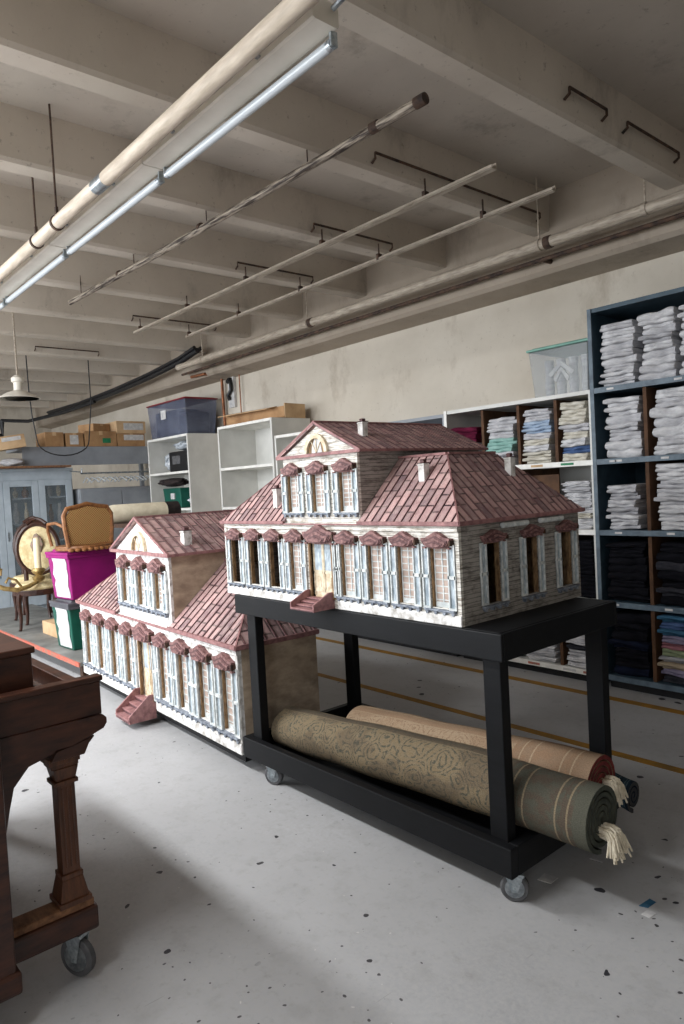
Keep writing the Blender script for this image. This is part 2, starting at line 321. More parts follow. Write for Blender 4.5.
# ------------------------------------------------------------------ mesh helpers
class MB:
    def __init__(s): s.v = []; s.f = []; s.mi = []; s.uv = []; s.mats = []; s.cur = 0
    def use(s, m):
        if m not in s.mats: s.mats.append(m)
        s.cur = s.mats.index(m); return s
    def face(s, idx, uv=None):
        s.f.append(tuple(idx)); s.mi.append(s.cur); s.uv.append(uv)
    def add(s, pts): b = len(s.v); s.v.extend([tuple(p) for p in pts]); return b
    def box(s, x0, y0, z0, x1, y1, z1, T=None):
        x0, x1 = min(x0, x1), max(x0, x1); y0, y1 = min(y0, y1), max(y0, y1); z0, z1 = min(z0, z1), max(z0, z1)
        p = [Vector(q) for q in ((x0, y0, z0), (x1, y0, z0), (x1, y1, z0), (x0, y1, z0), (x0, y0, z1), (x1, y0, z1), (x1, y1, z1), (x0, y1, z1))]
        if T is not None: p = [T @ q for q in p]
        b = s.add(p)
        for q in ((0, 3, 2, 1), (4, 5, 6, 7), (0, 1, 5, 4), (1, 2, 6, 5), (2, 3, 7, 6), (3, 0, 4, 7)): s.face([b+i for i in q])
        return s
    def taper(s, x0, y0, x1, y1, z0, z1, e, T=None):      # box widening by e on each side at the top
        p = [Vector(q) for q in ((x0, y0, z0), (x1, y0, z0), (x1, y1, z0), (x0, y1, z0), (x0-e, y0-e, z1), (x1+e, y0-e, z1), (x1+e, y1+e, z1), (x0-e, y1+e, z1))]
        if T is not None: p = [T @ q for q in p]
        b = s.add(p)
        for q in ((0, 3, 2, 1), (4, 5, 6, 7), (0, 1, 5, 4), (1, 2, 6, 5), (2, 3, 7, 6), (3, 0, 4, 7)): s.face([b+i for i in q])
        return s
    def prism(s, poly, d0, d1, F):       # 2-D polygon extruded between d0 and d1; F(a, d, c) -> point
        n = len(poly); A = [Vector(F(a, d0, c)) for a, c in poly]; B = [Vector(F(a, d1, c)) for a, c in poly]
        b = s.add(A+B)
        s.face([b+i for i in range(n)]); s.face([b+n+i for i in reversed(range(n))])
        for i in range(n):
            j = (i+1) % n; s.face([b+i, b+n+i, b+n+j, b+j])
        return s
    def tube(s, path, r, n=10, cap=True):
        path = [Vector(p) for p in path]; rings = []; up = None
        rr = r if isinstance(r, (list, tuple)) else [r]*len(path)
        for i, p in enumerate(path):
            d = (path[min(i+1, len(path)-1)] - path[max(i-1, 0)]).normalized()
            if up is None: up = Vector((0, 0, 1)) if abs(d.z) < 0.9 else Vector((1, 0, 0))
            a = d.cross(up).normalized(); c = a.cross(d).normalized(); up = c
            rings.append(s.add([p + (a*math.cos(2*PI*k/n) + c*math.sin(2*PI*k/n))*rr[i] for k in range(n)]))
        for i in range(len(rings)-1):
            for k in range(n):
                s.face([rings[i]+k, rings[i]+(k+1) % n, rings[i+1]+(k+1) % n, rings[i+1]+k])
        if cap:
            s.face([rings[0]+k for k in reversed(range(n))]); s.face([rings[-1]+k for k in range(n)])
        return s
    def lathe(s, prof, c=(0, 0, 0), n=20, T=None):
        rings = []
        for r, z in prof:
            pts = [Vector((c[0]+r*math.cos(2*PI*k/n), c[1]+r*math.sin(2*PI*k/n), c[2]+z)) for k in range(n)]
            if T is not None: pts = [T @ q for q in pts]
            rings.append(s.add(pts))
        for i in range(len(rings)-1):
            for k in range(n): s.face([rings[i]+k, rings[i]+(k+1) % n, rings[i+1]+(k+1) % n, rings[i+1]+k])
        s.face([rings[0]+k for k in reversed(range(n))]); s.face([rings[-1]+k for k in range(n)])
        return s
    def build(s, name, material=None, parent=None, bevel=0, smooth=False, loc=None):
        me = bpy.data.meshes.new(name); me.from_pydata(s.v, [], s.f)
        if material is not None and not s.mats: s.mats = [material]
        for m in s.mats: me.materials.append(m)
        me.polygons.foreach_set('material_index', s.mi)
        if any(u is not None for u in s.uv):
            L = me.uv_layers.new(name='UVMap'); k = 0
            for fi, f in enumerate(s.f):
                for j in range(len(f)):
                    if s.uv[fi] is not None: L.data[k].uv = s.uv[fi][j]
                    k += 1
        if smooth:
            me.polygons.foreach_set('use_smooth', [True]*len(s.f))
        bm = bmesh.new(); bm.from_mesh(me); bmesh.ops.recalc_face_normals(bm, faces=bm.faces[:]); bm.to_mesh(me); bm.free()
        me.update()
        if smooth == 'angle' and hasattr(me, 'set_sharp_from_angle'): me.set_sharp_from_angle(angle=math.radians(40))
        o = bpy.data.objects.new(name, me); COL.objects.link(o)
        if bevel:
            b = o.modifiers.new('bevel', 'BEVEL'); b.width = bevel; b.segments = 2; b.limit_method = 'ANGLE'
        if parent is not None: o.parent = parent
        if loc is not None: o.location = loc
        return o
def tag(o, label=None, cat=None, group=None, kind=None):
    if label: o['label'] = label
    if cat: o['category'] = cat
    if group: o['group'] = group
    if kind: o['kind'] = kind
    return o
def empty(name, loc, rz=0.0):
    o = bpy.data.objects.new(name, None); COL.objects.link(o); o.location = loc; o.rotation_euler = (0, 0, rz)
    o.empty_display_size = 0.1; return o
def struct(o): o['kind'] = 'structure'; return o
def copy_tree(o, parent=None):
    c = o.copy(); COL.objects.link(c)
    if parent is not None: c.parent = parent
    for ch in list(o.children): copy_tree(ch, c)
    return c
def boxo(name, m, x0, y0, z0, x1, y1, z1, parent=None, bevel=0.0):
    return MB().box(x0, y0, z0, x1, y1, z1).build(name, m, parent, bevel)

# ------------------------------------------------------------------ the room
struct(boxo('floor', M['floor'], LEFT_X-.2, FRONT_Y-.2, -0.2, RIGHT_X+.2, BACK_Y+.2, 0))
struct(boxo('ceiling', M['ceiling'], LEFT_X-.2, FRONT_Y-.2, CEIL, RIGHT_X+.2, BACK_Y+.2, CEIL+.2))
struct(boxo('wall_back', M['wall'], LEFT_X-.2, BACK_Y, 0, RIGHT_X+.2, BACK_Y+.2, CEIL))
struct(boxo('wall_left', M['wall'], LEFT_X-.2, FRONT_Y, 0, LEFT_X, BACK_Y, CEIL))
struct(boxo('wall_right', M['wall'], RIGHT_X, FRONT_Y, 0, RIGHT_X+.2, BACK_Y, CEIL))
def front_wall():
    m = MB(); y0, y1 = FRONT_Y-.2, FRONT_Y
    m.box(LEFT_X-.2, y0, 0, RIGHT_X+.2, y1, WZ0); m.box(LEFT_X-.2, y0, WZ1, RIGHT_X+.2, y1, CEIL)
    x = LEFT_X-.2
    for wx, ww in WINDOWS:
        m.box(x, y0, WZ0, wx-ww/2, y1, WZ1); x = wx+ww/2
    m.box(x, y0, WZ0, RIGHT_X+.2, y1, WZ1)
    struct(m.build('wall_front', M['wall']))
    for i, (wx, ww) in enumerate(WINDOWS):
        f = MB(); a, b = wx-ww/2, wx+ww/2; ya, yb = FRONT_Y-.12, FRONT_Y-.06
        f.box(a, ya, WZ0, a+.05, yb, WZ1); f.box(b-.05, ya, WZ0, b, yb, WZ1)
        f.box(a, ya, WZ0, b, yb, WZ0+.05); f.box(a, ya, WZ1-.05, b, yb, WZ1)
        for k in (1, 2, 3): f.box(a+ww*k/4-.015, ya, WZ0, a+ww*k/4+.015, yb, WZ1)
        for k in (1, 2): f.box(a, ya, WZ0+(WZ1-WZ0)*k/3-.015, b, yb, WZ0+(WZ1-WZ0)*k/3+.015)
        struct(f.build('window_%d' % (i+1), M['white_enamel']))  # the last window is added, for the right-hand fill
front_wall()
# girder along the back wall, its lower moulding, and the concrete beams
GY = 4.8
tn = [0]
def trim(o): return struct(o)
def tname(): tn[0] += 1; return 'trim_%d' % tn[0]
m = MB(); m.prism([(GY, CEIL), (GY, 3.06), (GY+.03, 3.03), (BACK_Y, 3.0), (BACK_Y, CEIL)], LEFT_X, RIGHT_X, lambda a, d, c: (d, a, c)); trim(m.build(tname(), M['girder']))
for k in range(-5, 13):
    xn = -1.97 - 1.015*k
    if xn > RIGHT_X-.2 or xn < LEFT_X+.2: continue
    zb = 3.335
    m = MB(); m.prism([(xn, CEIL), (xn-.015, zb+.02), (xn-.03, zb), (xn-.15, zb), (xn-.165, zb+.02), (xn-.18, CEIL)], FRONT_Y, GY, lambda a, d, c: (a, d, c))
    trim(m.build(tname(), M['beam']))
# yellow floor lines
trim(boxo(tname(), M['yellow'], -14, 4.28, 0, 3.8, 4.35, 0.002))
trim(boxo(tname(), M['yellow'], -14, 3.435, 0, 3.8, 3.495, 0.002))

# ------------------------------------------------------------------ overhead services
def hang_rod(m, x, y, z0, z1, r=.006): m.tube([(x, y, z0), (x, y, z1)], r, 6)
# large cream pipe with clamps
root = empty('ceiling_pipe', (0, 1.425, 3.0)); tag(root, 'thick cream painted pipe running beside the fluorescent strip lights', 'pipe')
MB().tube([(-1.0, 0, 0), (-4.2, 0, 0), (-12, 0, 0)], .034, 18).build('pipe_run', M['pipe'], root, smooth='angle')
for x in (-3.88, -4.22, -7.2, -10.2):
    m = MB(); m.tube([(x+.010, 0, 0), (x-.010, 0, 0)], .040, 18); m.box(x-.010, -.007, .034, x+.010, .007, .085)
    hang_rod(m, x, 0, .08, CEIL-3.0); m.build('pipe_clamp', M['rust'], root, smooth='angle')
MB().tube([(-3.22, 0, 0), (-3.34, 0, 0)], .0352, 18).build('coupling', M['steel'], root, smooth='angle')
# strip lights (switched off)
def strip_light(x1, L, label):
    r = empty('fluorescent_strip_light', (x1-L/2, 1.545, 2.99)); tag(r, label, 'light', 'unlit fluorescent strip lights in one line')
    m = MB(); h = L/2-.003
    m.prism([(-.055, .005), (-.045, 0), (.045, 0), (.055, .005), (.055, .075), (-.055, .075)], -h, h, lambda a, d, c: (d, a, c)); m.build('channel_housing', M['white_enamel'], r)
    m = MB()
    for sx in (-1, 1): MB().box(sx*(h-.030), .036, -.045, sx*(h-.02), .064, .004).build('lamp_holder', M['zinc'], r)
    MB().tube([(-h+.03, .05, -.032), (h-.03, .05, -.032)], .018, 14).build('fluorescent_tube', M['tube'], r, smooth='angle')
    for sx in (-1, 1): MB().tube([(sx*(h-.05), .05, -.032), (sx*(h-.032), .05, -.032)], .0186, 14).build('tube_cap', M['steel'], r, smooth='angle')
    for sx in (-1, 1): MB().box(sx*(h-.3)-.01, -.10, .015, sx*(h-.3)+.01, -.05, .022).build('bracket', M['steel'], r)
    return r
for i, lb in enumerate(('nearest unlit white fluorescent strip light, top edge of the photo', 'unlit fluorescent strip light, second in the line beside the cream pipe', 'unlit fluorescent strip light, third in the line beside the cream pipe', 'farthest unlit fluorescent strip light in view at the left edge')):
    strip_light(-1.74-1.235*i, 1.235, lb)
for i, (lx, ly, pw) in enumerate(LIT):
    r = empty('lit_strip_light', (lx, ly, 3.15)); tag(r, 'lit fluorescent strip light behind the camera, ' + ('farthest left', 'middle', 'rightmost')[i] + ' of three', 'light', 'lit fluorescent strip lights')
    MB().box(-.62, -.06, .05, .62, .06, .12).build('channel_housing', M['white_enamel'], r)
    m = MB(); m.tube([(-.6, -.03, .03), (.6, -.03, .03)], .013, 10); m.tube([(-.6, .03, .03), (.6, .03, .03)], .013, 10); m.build('fluorescent_tube', M['lit_tube'], r)
    m = MB(); m.tube([(-.4, 0, .12), (-.4, 0, CEIL-3.14)], .004, 6); m.tube([(.4, 0, .12), (.4, 0, CEIL-3.14)], .004, 6); m.build('suspension_wire', M['steel'], r)
# steel hook at the end of the strip light
m = MB(); m.tube([(-1.735, 1.57, 3.04), (-1.70, 1.575, 3.05), (-1.60, 1.60, 3.08), (-1.3, 1.66, 3.16)], .009, 8)
tag(m.build('conduit', M['steel'], smooth='angle'), 'short grey steel conduit at the near end of the strip lights', 'conduit')
# stained pipe hanging between beams
root = empty('hanging_pipe', (0, 0, 0)); tag(root, 'stained dirty iron pipe hanging below the ceiling, capped at its near end', 'pipe')
p0, p1 = Vector((-2.2, 2.515, 3.25)), Vector((-6.29, 2.376, 3.25))
MB().tube([p0.lerp(p1, t/12) + Vector((0, 0, -.012*math.sin(t/12*PI))) for t in range(13)], .023, 14).build('pipe_run', M['dirty_pipe'], root, smooth='angle')
d = (p1-p0).normalized()
for a_, b_ in ((-.02, .04), (.28, .33), (1.9, 1.93), (3.1, 3.13)): MB().tube([p0+d*a_, p0+d*b_], .027, 14).build('coupling', M['rust'], root, smooth='angle')
m = MB()
for t in (0.20, 0.45, 0.70, 0.94):
    q = p0.lerp(p1, t); hang_rod(m, q.x, q.y, q.z+.02, CEIL, .004)
m.build('hanger_rod', M['rust'], root)
# two white hanging rails
def rail(y, x0, x1, w, label):
    r = empty('hanging_rail', (0, y, 3.25)); tag(r, label, 'rail', 'white rails hung under the beams')
    m = MB(); m.box(x1, -w/2, -.004, x0, w/2, .004); m.box(x1, w/2-.005, 0, x0, w/2, .035); m.box(x1, -w/2, 0, x0, -w/2+.005, .018); m.build('rail_channel', M['pipe_dim'], r)
    m = MB()
    for k in range(1, 6):
        xb = -1.97-1.015*k+.012
        if x1 < xb < x0: m.tube([(xb, 0, .0), (xb, 0, .13)], .006, 6); m.box(xb-.012, -.02, .0, xb+.012, .02, .05)
    m.build('hanger_rod', M['rust'], r)
rail(3.385, -2.45, -7.17, .045, 'white metal rail under the beams, the longer and nearer of two')
rail(3.96, -2.43, -7.09, .036, 'thin white metal rail under the beams, nearest the wall')
# trapeze rods on the beams
def trapeze(k, y0, y1, z, label, drop=.05):
    xb = -1.97-1.015*k+.014
    m = MB(); m.tube([(xb-.02, y0, z-drop), (xb+.012, y0, z-drop*.6), (xb+.012, y0, z), (xb+.012, (y0+y1)/2, z), (xb+.012, y1, z), (xb+.012, y1, z-drop*.6), (xb-.02, y1, z-drop)], .008, 6)
    tag(m.build('support_rod', M['rust'], smooth='angle'), label, 'rod', 'rusty rods fixed across the beams')
trapeze(0, 3.35, 3.72, 3.46, 'short rusty rod on the nearest beam, left of the longer one')
trapeze(0, 3.95, 4.6, 3.46, 'long rusty rod on the nearest beam, close to the wall')
trapeze(1, 2.95, 4.62, 3.42, 'long rusty rod on the second beam above the white rails')
trapeze(2, 3.30, 4.1, 3.40, 'rusty rod on the third beam above the white rails')
trapeze(3, 3.30, 4.1, 3.40, 'rusty rod on the fourth beam above the white rails')
trapeze(5, 3.3, 4.3, 3.40, 'rusty rod across a beam beyond the far ends of the rails')
trapeze(7, 2.95, 3.75, 3.42, 'rusty bracket rod on a far beam above the pendant lamp area')
# wall pipe
root = empty('wall_pipe', (0, 4.5, 3.15)); tag(root, 'long cream pipe running along the girder above the shelves', 'pipe')
MB().tube([(3.5, 0, 0), (-3, 0, 0), (-8.34, 0, 0)], .038, 16).build('pipe_run', M['pipe_dim'], root, smooth='angle')
for a_ in (-2.80, -5.52): MB().tube([(a_, 0, 0), (a_-.05, 0, 0)], .045, 14).build('coupling', M['rust'], root, smooth='angle')
for x in (-2.12, -.3, -2.90, -5.6, -7.7):
    m = MB(); m.tube([(x+.015, 0, 0), (x-.015, 0, 0)], .044, 14); hang_rod(m, x, 0, .04, CEIL-3.15, .006); m.build('pipe_clamp', M['pipe_dim'], root, smooth='angle')
m = MB(); m.tube([(3.5, 4.70, 3.11), (-8.6, 4.70, 3.11)], .016, 10); m.tube([(-3.0, 4.70, 3.11), (-3.0, 4.80, 3.11)], .02, 8)
tag(m.build('conduit', M['rust'], smooth='angle'), 'thin rusty brown pipe tucked behind the cream wall pipe', 'conduit')
# black sagging cable bundle
m = MB()
for dy, dz, r in ((0, 0, .035), (.05, .03, .026), (-.04, .035, .022)):
    m.tube([(x, 4.55+dy, z+dz) for x, z in ((-7.9, 3.30), (-8.33, 3.235), (-9.2, 3.17), (-10.4, 3.12), (-11.8, 3.09), (-13.4, 3.11))], r, 10)
tag(m.build('cable_bundle', M['dark_cable'], smooth='angle'), 'black bundle of ducting sagging along the far wall', 'cable')
m = MB(); m.tube([(-11.2, 4.52, 3.07), (-12.0, 4.3, 2.98), (-12.9, 4.0, 2.92), (-13.4, 3.7, 2.98)], .03, 8)
m.tube([(-13.4, 3.7, 2.98), (-13.4, 3.7, 2.70), (-13.4, 2.6, 2.70)], .05, 8)
tag(m.build('duct', M['dark_cable'], smooth='angle'), 'black elbow of ducting in the dark far corner', 'duct')
m = MB()
pts = [(-9.5, 2.97, CEIL+.01), (-9.5, 2.98, 2.90), (-9.5, 3.0, 2.6)] + [(-9.5, 3.38-.34*math.cos(PI*i/12), 2.30-.20*math.sin(PI*i/12)) for i in range(13)] + [(-9.5, 3.78, 2.8), (-9.5, 3.78, CEIL+.01)]
m.tube(pts, .008, 6); tag(m.build('hanging_cable', M['dark_cable'], smooth='angle'), 'thin black cable looping down in front of the cardboard boxes', 'cable')
# pendant lamp
root = empty('pendant_lamp', (-8.0, 2.40, 2.62)); tag(root, 'white enamel dish pendant lamp at the far left', 'lamp')
m = MB(); m.lathe([(.215, 0), (.22, .004), (.12, .06), (.06, .085), (.05, .085), (.11, .05), (.205, .0)], (0, 0, 0), 28); m.build('lamp_shade', M['white_enamel'], root, smooth='angle')
m = MB(); m.lathe([(.03, .07), (.045, .09), (.045, .17), (.065, .18), (.065, .22), (.03, .25)], (0, 0, 0), 16); m.build('lamp_neck', M['white_enamel'], root, smooth='angle')
m = MB(); m.tube([(0, 0, .24), (0, 0, CEIL-2.62)], .01, 8); m.build('lamp_stem', M['pipe_dim'], root)
# copper pipe and black fitting on the wall
m = MB(); m.tube([(-8.45, 4.75, 3.06), (-8.16, 4.78, 3.06), (-8.16, 5.04, 3.02), (-8.16, 5.05, 2.1)], .02, 10)
m.tube([(-7.75, 5.05, 3.06), (-7.75, 5.05, 2.35)], .008, 8)
tag(m.build('copper_pipe', M['copper'], smooth='angle'), 'copper pipe coming down the cream wall above the white bookcases', 'pipe')
root = empty('wall_valve', (-7.98, 5.06, 2.83)); tag(root, 'black valve fitting on the cream wall beside the copper pipe', 'valve')
MB().box(-.07, 0, -.22, .07, .04, .22).build('back_plate', M['paper'], root)
m = MB(); m.tube([(0, -.03, .15), (.05, -.03, .09), (.05, -.03, .0), (-.03, -.03, -.06), (0, -.03, -.12)], .025, 8); m.tube([(-.04, -.02, .12), (.04, -.02, .14)], .03, 8); m.build('valve_body', M['black'], root, smooth='angle')

# ------------------------------------------------------------------ the black cart
CX0, CX1, CY0, CY1 = -3.158, -1.468, 1.948, 2.735
cart = empty('rolling_cart', (CX0, CY0, 0)); tag(cart, 'black painted two-tier wooden rolling cart holding the house model and rugs', 'cart')
CW, CD = CX1-CX0, CY1-CY0
m = MB(); m.box(.018, .018, .935, CW-.018, CD-.018, .9655); m.build('table_top', M['black_paint'], cart, .003)
m = MB()
m.box(0, 0, .868, CW, .017, .965); m.box(0, CD-.017, .868, CW, CD, .965); m.box(0, .017, .868, .017, CD-.017, .965); m.box(CW-.017, .017, .868, CW, CD-.017, .965)
m.build('apron', M['black_paint'], cart, .004)
for x in (.042, CW-.118):
    for y in (.042, CD-.092):
        if x > 1 and y > .5: x, y = CW-.100, CD-.092
        m = MB(); m.box(x, y, .136, x+.076, y+.05, .934); m.build('leg', M['black_paint'], cart, .004)
m = MB(); m.box(0, 0, .108, CW, .04, .215); m.box(0, CD-.04, .108, CW, CD, .215); m.box(0, .04, .108, .04, CD-.04, .215); m.box(CW-.04, .04, .108, CW, CD-.04, .215)
m.build('lower_frame', M['black_paint'], cart, .004)
m = MB(); m.box(.04, .04, .112, CW-.04, CD-.04, .135); m.build('lower_deck', M['black_paint'], cart)
m = MB()
for (x, z) in ((CW-.03, .84), (CW-.03, .2)): m.box(x-.01, -.002, z-.005, x+.0, .0, z)
for dy in (.03, .05): m.tube([(CW-.045, CD-dy, .835), (CW-.035, CD-dy, .835)], .004, 6)
def caster(parent, x, y, ang, r=.05, top=.108):
    c = empty('caster', (x, y, 0), ang); c.parent = parent
    m = MB(); m.lathe([(r*.55, -.014), (r*.9, -.014), (r, -.009), (r, .009), (r*.9, .014), (r*.55, .014)], (0, 0, 0), 28, Matrix.Translation((0, 0, r)) @ Matrix.Rotation(PI/2, 4, 'X'))
    w = m.build('wheel', M['rubber'], c, smooth='angle')
    m = MB(); m.lathe([(r*.18, -.017), (r*.68, -.0155), (r*.7, -.012), (r*.7, .012), (r*.68, .0155), (r*.18, .017)], (0, 0, 0), 24, Matrix.Translation((0, 0, r)) @ Matrix.Rotation(PI/2, 4, 'X'))
    m.build('wheel_hub', M['steel'], w, smooth='angle')
    m = MB()
    for s in (-1, 1):
        m.prism([(-.010, r-.01), (.010, r-.01), (.030, top-.012), (-.030, top-.012)], s*.0195, s*.0225, lambda a, d, z: (a, d, z))
    m.box(-.032, -.024, top-.014, .032, .024, top-.008); m.box(-.035, -.03, top-.006, .035, .03, top); m.tube([(0, -.026, r), (0, .026, r)], .006, 8)
    m.build('fork', M['zinc'], c)
    return c
caster(cart, CW-.035, .06, math.radians(35)); caster(cart, .20, .05, math.radians(25))
caster(cart, CW-.08, CD-.06, math.radians(60)); caster(cart, .12, CD-.06, math.radians(10))

# ------------------------------------------------------------------ house models
def holes_wall(m, L, H0, H1, holes, t, F):
    """wall from a=0..L, z H0..H1 with openings (a0,a1,z0,z1); F(a, depth, z)"""
    def bx(a0, a1, z0, z1):
        if a1-a0 < 1e-4 or z1-z0 < 1e-4: return
        m.prism([(a0, z0), (a1, z0), (a1, z1), (a0, z1)], 0, t, F)
    a = 0
    for a0, a1, z0, z1 in sorted(holes):
        bx(a, a0, H0, H1); bx(a0, a1, H0, z0); bx(a0, a1, z1, H1); a = a1
    bx(a, L, H0, H1)

def roof_panel(parent, pts, mt, seam_m, thick=.008, pitch=.042, name='roof_panel', sub=None):
    P = [Vector(p) for p in pts]; e = (P[1]-P[0]).normalized(); n = (P[1]-P[0]).cross(P[2]-P[1]).normalized()
    if n.z < 0: n = -n
    s = n.cross(e)
    if s.z < 0: s = -s
    o = P[0]; uv = [((p-o).dot(e), (p-o).dot(s)) for p in P]
    m = MB(); k = len(P); b = m.add(P + [p - n*thick for p in P])
    m.face([b+i for i in range(k)], uv); m.face([b+k+i for i in reversed(range(k))], list(reversed(uv)))
    for i in range(k):
        j = (i+1) % k; m.face([b+i, b+k+i, b+k+j, b+j], [uv[i], uv[i], uv[j], uv[j]])
    m.use(mt); m.mi = [0]*len(m.f)
    # raised standing seams
    m.use(seam_m)
    a0 = min(u for u, _ in uv); a1 = max(u for u, _ in uv); a = math.ceil(a0/pitch)*pitch
    while a < a1:
        xs = []
        for i in range(k):
            (ua, va), (ub, vb) = uv[i], uv[(i+1) % k]
            if (ua-a)*(ub-a) < 0: xs.append(va+(vb-va)*(a-ua)/(ub-ua))
        if len(xs) >= 2 and max(xs)-min(xs) > .02:
            v0, v1 = min(xs)+.004, max(xs)-.004; w, h = .0016*pitch/.042, .004*pitch/.042
            q = []
            for vv in (v0, v1):
                c = o + e*a + s*vv; q += [c-e*w, c+e*w, c+e*w+n*h, c-e*w+n*h]
            b = m.add(q)
            for f in ((0, 1, 2, 3), (4, 7, 6, 5), (0, 4, 5, 1), (1, 5, 6, 2), (2, 6, 7, 3), (3, 7, 4, 0)): m.face([b+i for i in f])
        a += pitch
    return m.build(name, None, parent)
def bar(m, a, b, w, h):
    a, b = Vector(a), Vector(b); d = (b-a).normalized(); up = Vector((0, 0, 1)) if abs(d.z) < .95 else Vector((0, 1, 0))
    s = d.cross(up).normalized(); u = s.cross(d).normalized()
    q = []
    for c in (a, b): q += [c-s*w/2-u*h/2, c+s*w/2-u*h/2, c+s*w/2+u*h/2, c-s*w/2+u*h/2]
    k = m.add(q)
    for f in ((0, 1, 2, 3), (4, 7, 6, 5), (0, 4, 5, 1), (1, 5, 6, 2), (2, 6, 7, 3), (3, 7, 4, 0)): m.face([k+i for i in f])

def shutter(parent, a, w, z0, z1, F, k=1.0):
    m = MB(); t = .008*k; e = .006*k; zm = z0+(z1-z0)*.50
    m.use(M['shutter_panel']); m.prism([(a, z0), (a+w, z0), (a+w, z1), (a, z1)], -.003*k, -t*.55, F)
    m.use(M['shutter'])
    for q in (((a, z0), (a+e, z0), (a+e, z1), (a, z1)), ((a+w-e, z0), (a+w, z0), (a+w, z1), (a+w-e, z1)), ((a+e, z0), (a+w-e, z0), (a+w-e, z0+e*1.3), (a+e, z0+e*1.3)), ((a+e, z1-e*1.3), (a+w-e, z1-e*1.3), (a+w-e, z1), (a+e, z1)), ((a-.002*k, zm-e), (a+w+.002*k, zm-e), (a+w+.002*k, zm+e), (a-.002*k, zm+e))):
        m.prism(list(q), -.002*k, -t*1.3, F)
    return m.build('shutter', None, parent)
def lintel(parent, c, z, w, h, F, k=1.0, name='lintel'):
    m = MB(); m.use(M['lintel'])
    def crown(w, h, zb):
        return [(c-w*.86, zb), (c-w*.2, zb-h*.10), (c+w*.2, zb-h*.10), (c+w*.86, zb), (c+w*1.06, zb+h*.34), (c+w*1.10, zb+h*.56), (c+w*.74, zb+h*.60), (c+w*.08, zb+h), (c-w*.08, zb+h), (c-w*.74, zb+h*.60), (c-w*1.10, zb+h*.56), (c-w*1.06, zb+h*.34)]
    m.prism(crown(w, h, z), 0, -.014*k, F)
    m.prism(crown(w*.98, h*.86, z+h*.10), -.014*k, -.022*k, F)
    m.use(M['pink_dark']); m.prism(crown(w*.84, h*.66, z+h*.06), -.022*k, -.025*k, F)
    m.use(M['lintel']); m.prism(crown(w*.74, h*.54, z+h*.06), -.025*k, -.028*k, F)
    m.use(M['pink_dark']); m.prism(crown(w*.56, h*.36, z+h*.06), -.028*k, -.030*k, F)
    m.use(M['lintel']); m.prism(crown(w*.44, h*.24, z+h*.06), -.030*k, -.033*k, F)
    m.use(M['dark_wood'])
    m.prism([(c+w*1.02, z+h*.1), (c+w*1.14, z+h*.1), (c+w*1.14, z+h*.44), (c+w*1.02, z+h*.44)], -.0*k, -.024*k, F)
    for s in (-1, 1):
        m.use(M['lintel']); m.prism([(c+s*w*.80, z-h*.10), (c+s*w*1.0, z-h*.10), (c+s*w*1.0, z), (c+s*w*.80, z)], 0, -.018*k, F)
    return m.build(name, None, parent)
def sill(parent, a0, a1, z, F, k=1.0):
    m = MB(); m.use(M['sill']); h = .006*k
    m.prism([(a0, z-h), (a1, z-h), (a1, z), (a0, z)], 0, -.018*k, F)
    n = 3; L = (a1-a0)
    for i in range(n+1):
        c = a0+L*(i/n)*.86+L*.07; b = .010*k
        m.prism([(c-b, z-h), (c+b, z-h), (c+b*.4, z-h-.014*k), (c-b*.4, z-h-.014*k)], 0, -.013*k, F)
    for i in range(n):
        c = a0+L*((i+.5)/n)*.86+L*.07
        m.prism([(c-.014*k, z-h), (c+.014*k, z-h), (c+.009*k, z-h-.005*k), (c-.009*k, z-h-.005*k)], 0, -.010*k, F)
    return m.build('window_sill', None, parent)
def window(parent, a0, a1, z0, z1, F, k=1.0, blind=True):
    m = MB(); d = .020*k
    m.use(M['jamb']); jw = .007*k                        # jambs and reveal
    m.prism([(a0, z0), (a0+jw, z0), (a0+jw, z1), (a0, z1)], .002, d, F)
    m.prism([(a1-jw, z0), (a1, z0), (a1, z1), (a1-jw, z1)], .002, d, F)
    m.prism([(a0, z1-jw), (a1, z1-jw), (a1, z1), (a0, z1)], .002, d, F)
    if blind:
        m.use(M['blind']); m.prism([(a0, z0), (a1, z0), (a1, z1), (a0, z1)], d*.72, d*.8, F)
        m.use(M['shutter']); w = .0026*k; b0, b1 = a0+jw+(a1-a0)*.04, a1-jw
        for i in range(3):
            c = b0+(b1-b0)*i/2; m.prism([(c-w, z0), (c+w, z0), (c+w, z1), (c-w, z1)], d*.60, d*.70, F)
        n = 9
        for i in range(n+1):
            z = z0+(z1-z0-.004)*i/n; m.prism([(b0, z), (b1, z), (b1, z+w*1.6), (b0, z+w*1.6)], d*.62, d*.70, F)
        m.prism([(b0, z0), (b1, z0), (b1, z0+.02*k), (b0, z0+.02*k)], d*.58, d*.70, F)
    return m.build('window', None, parent)
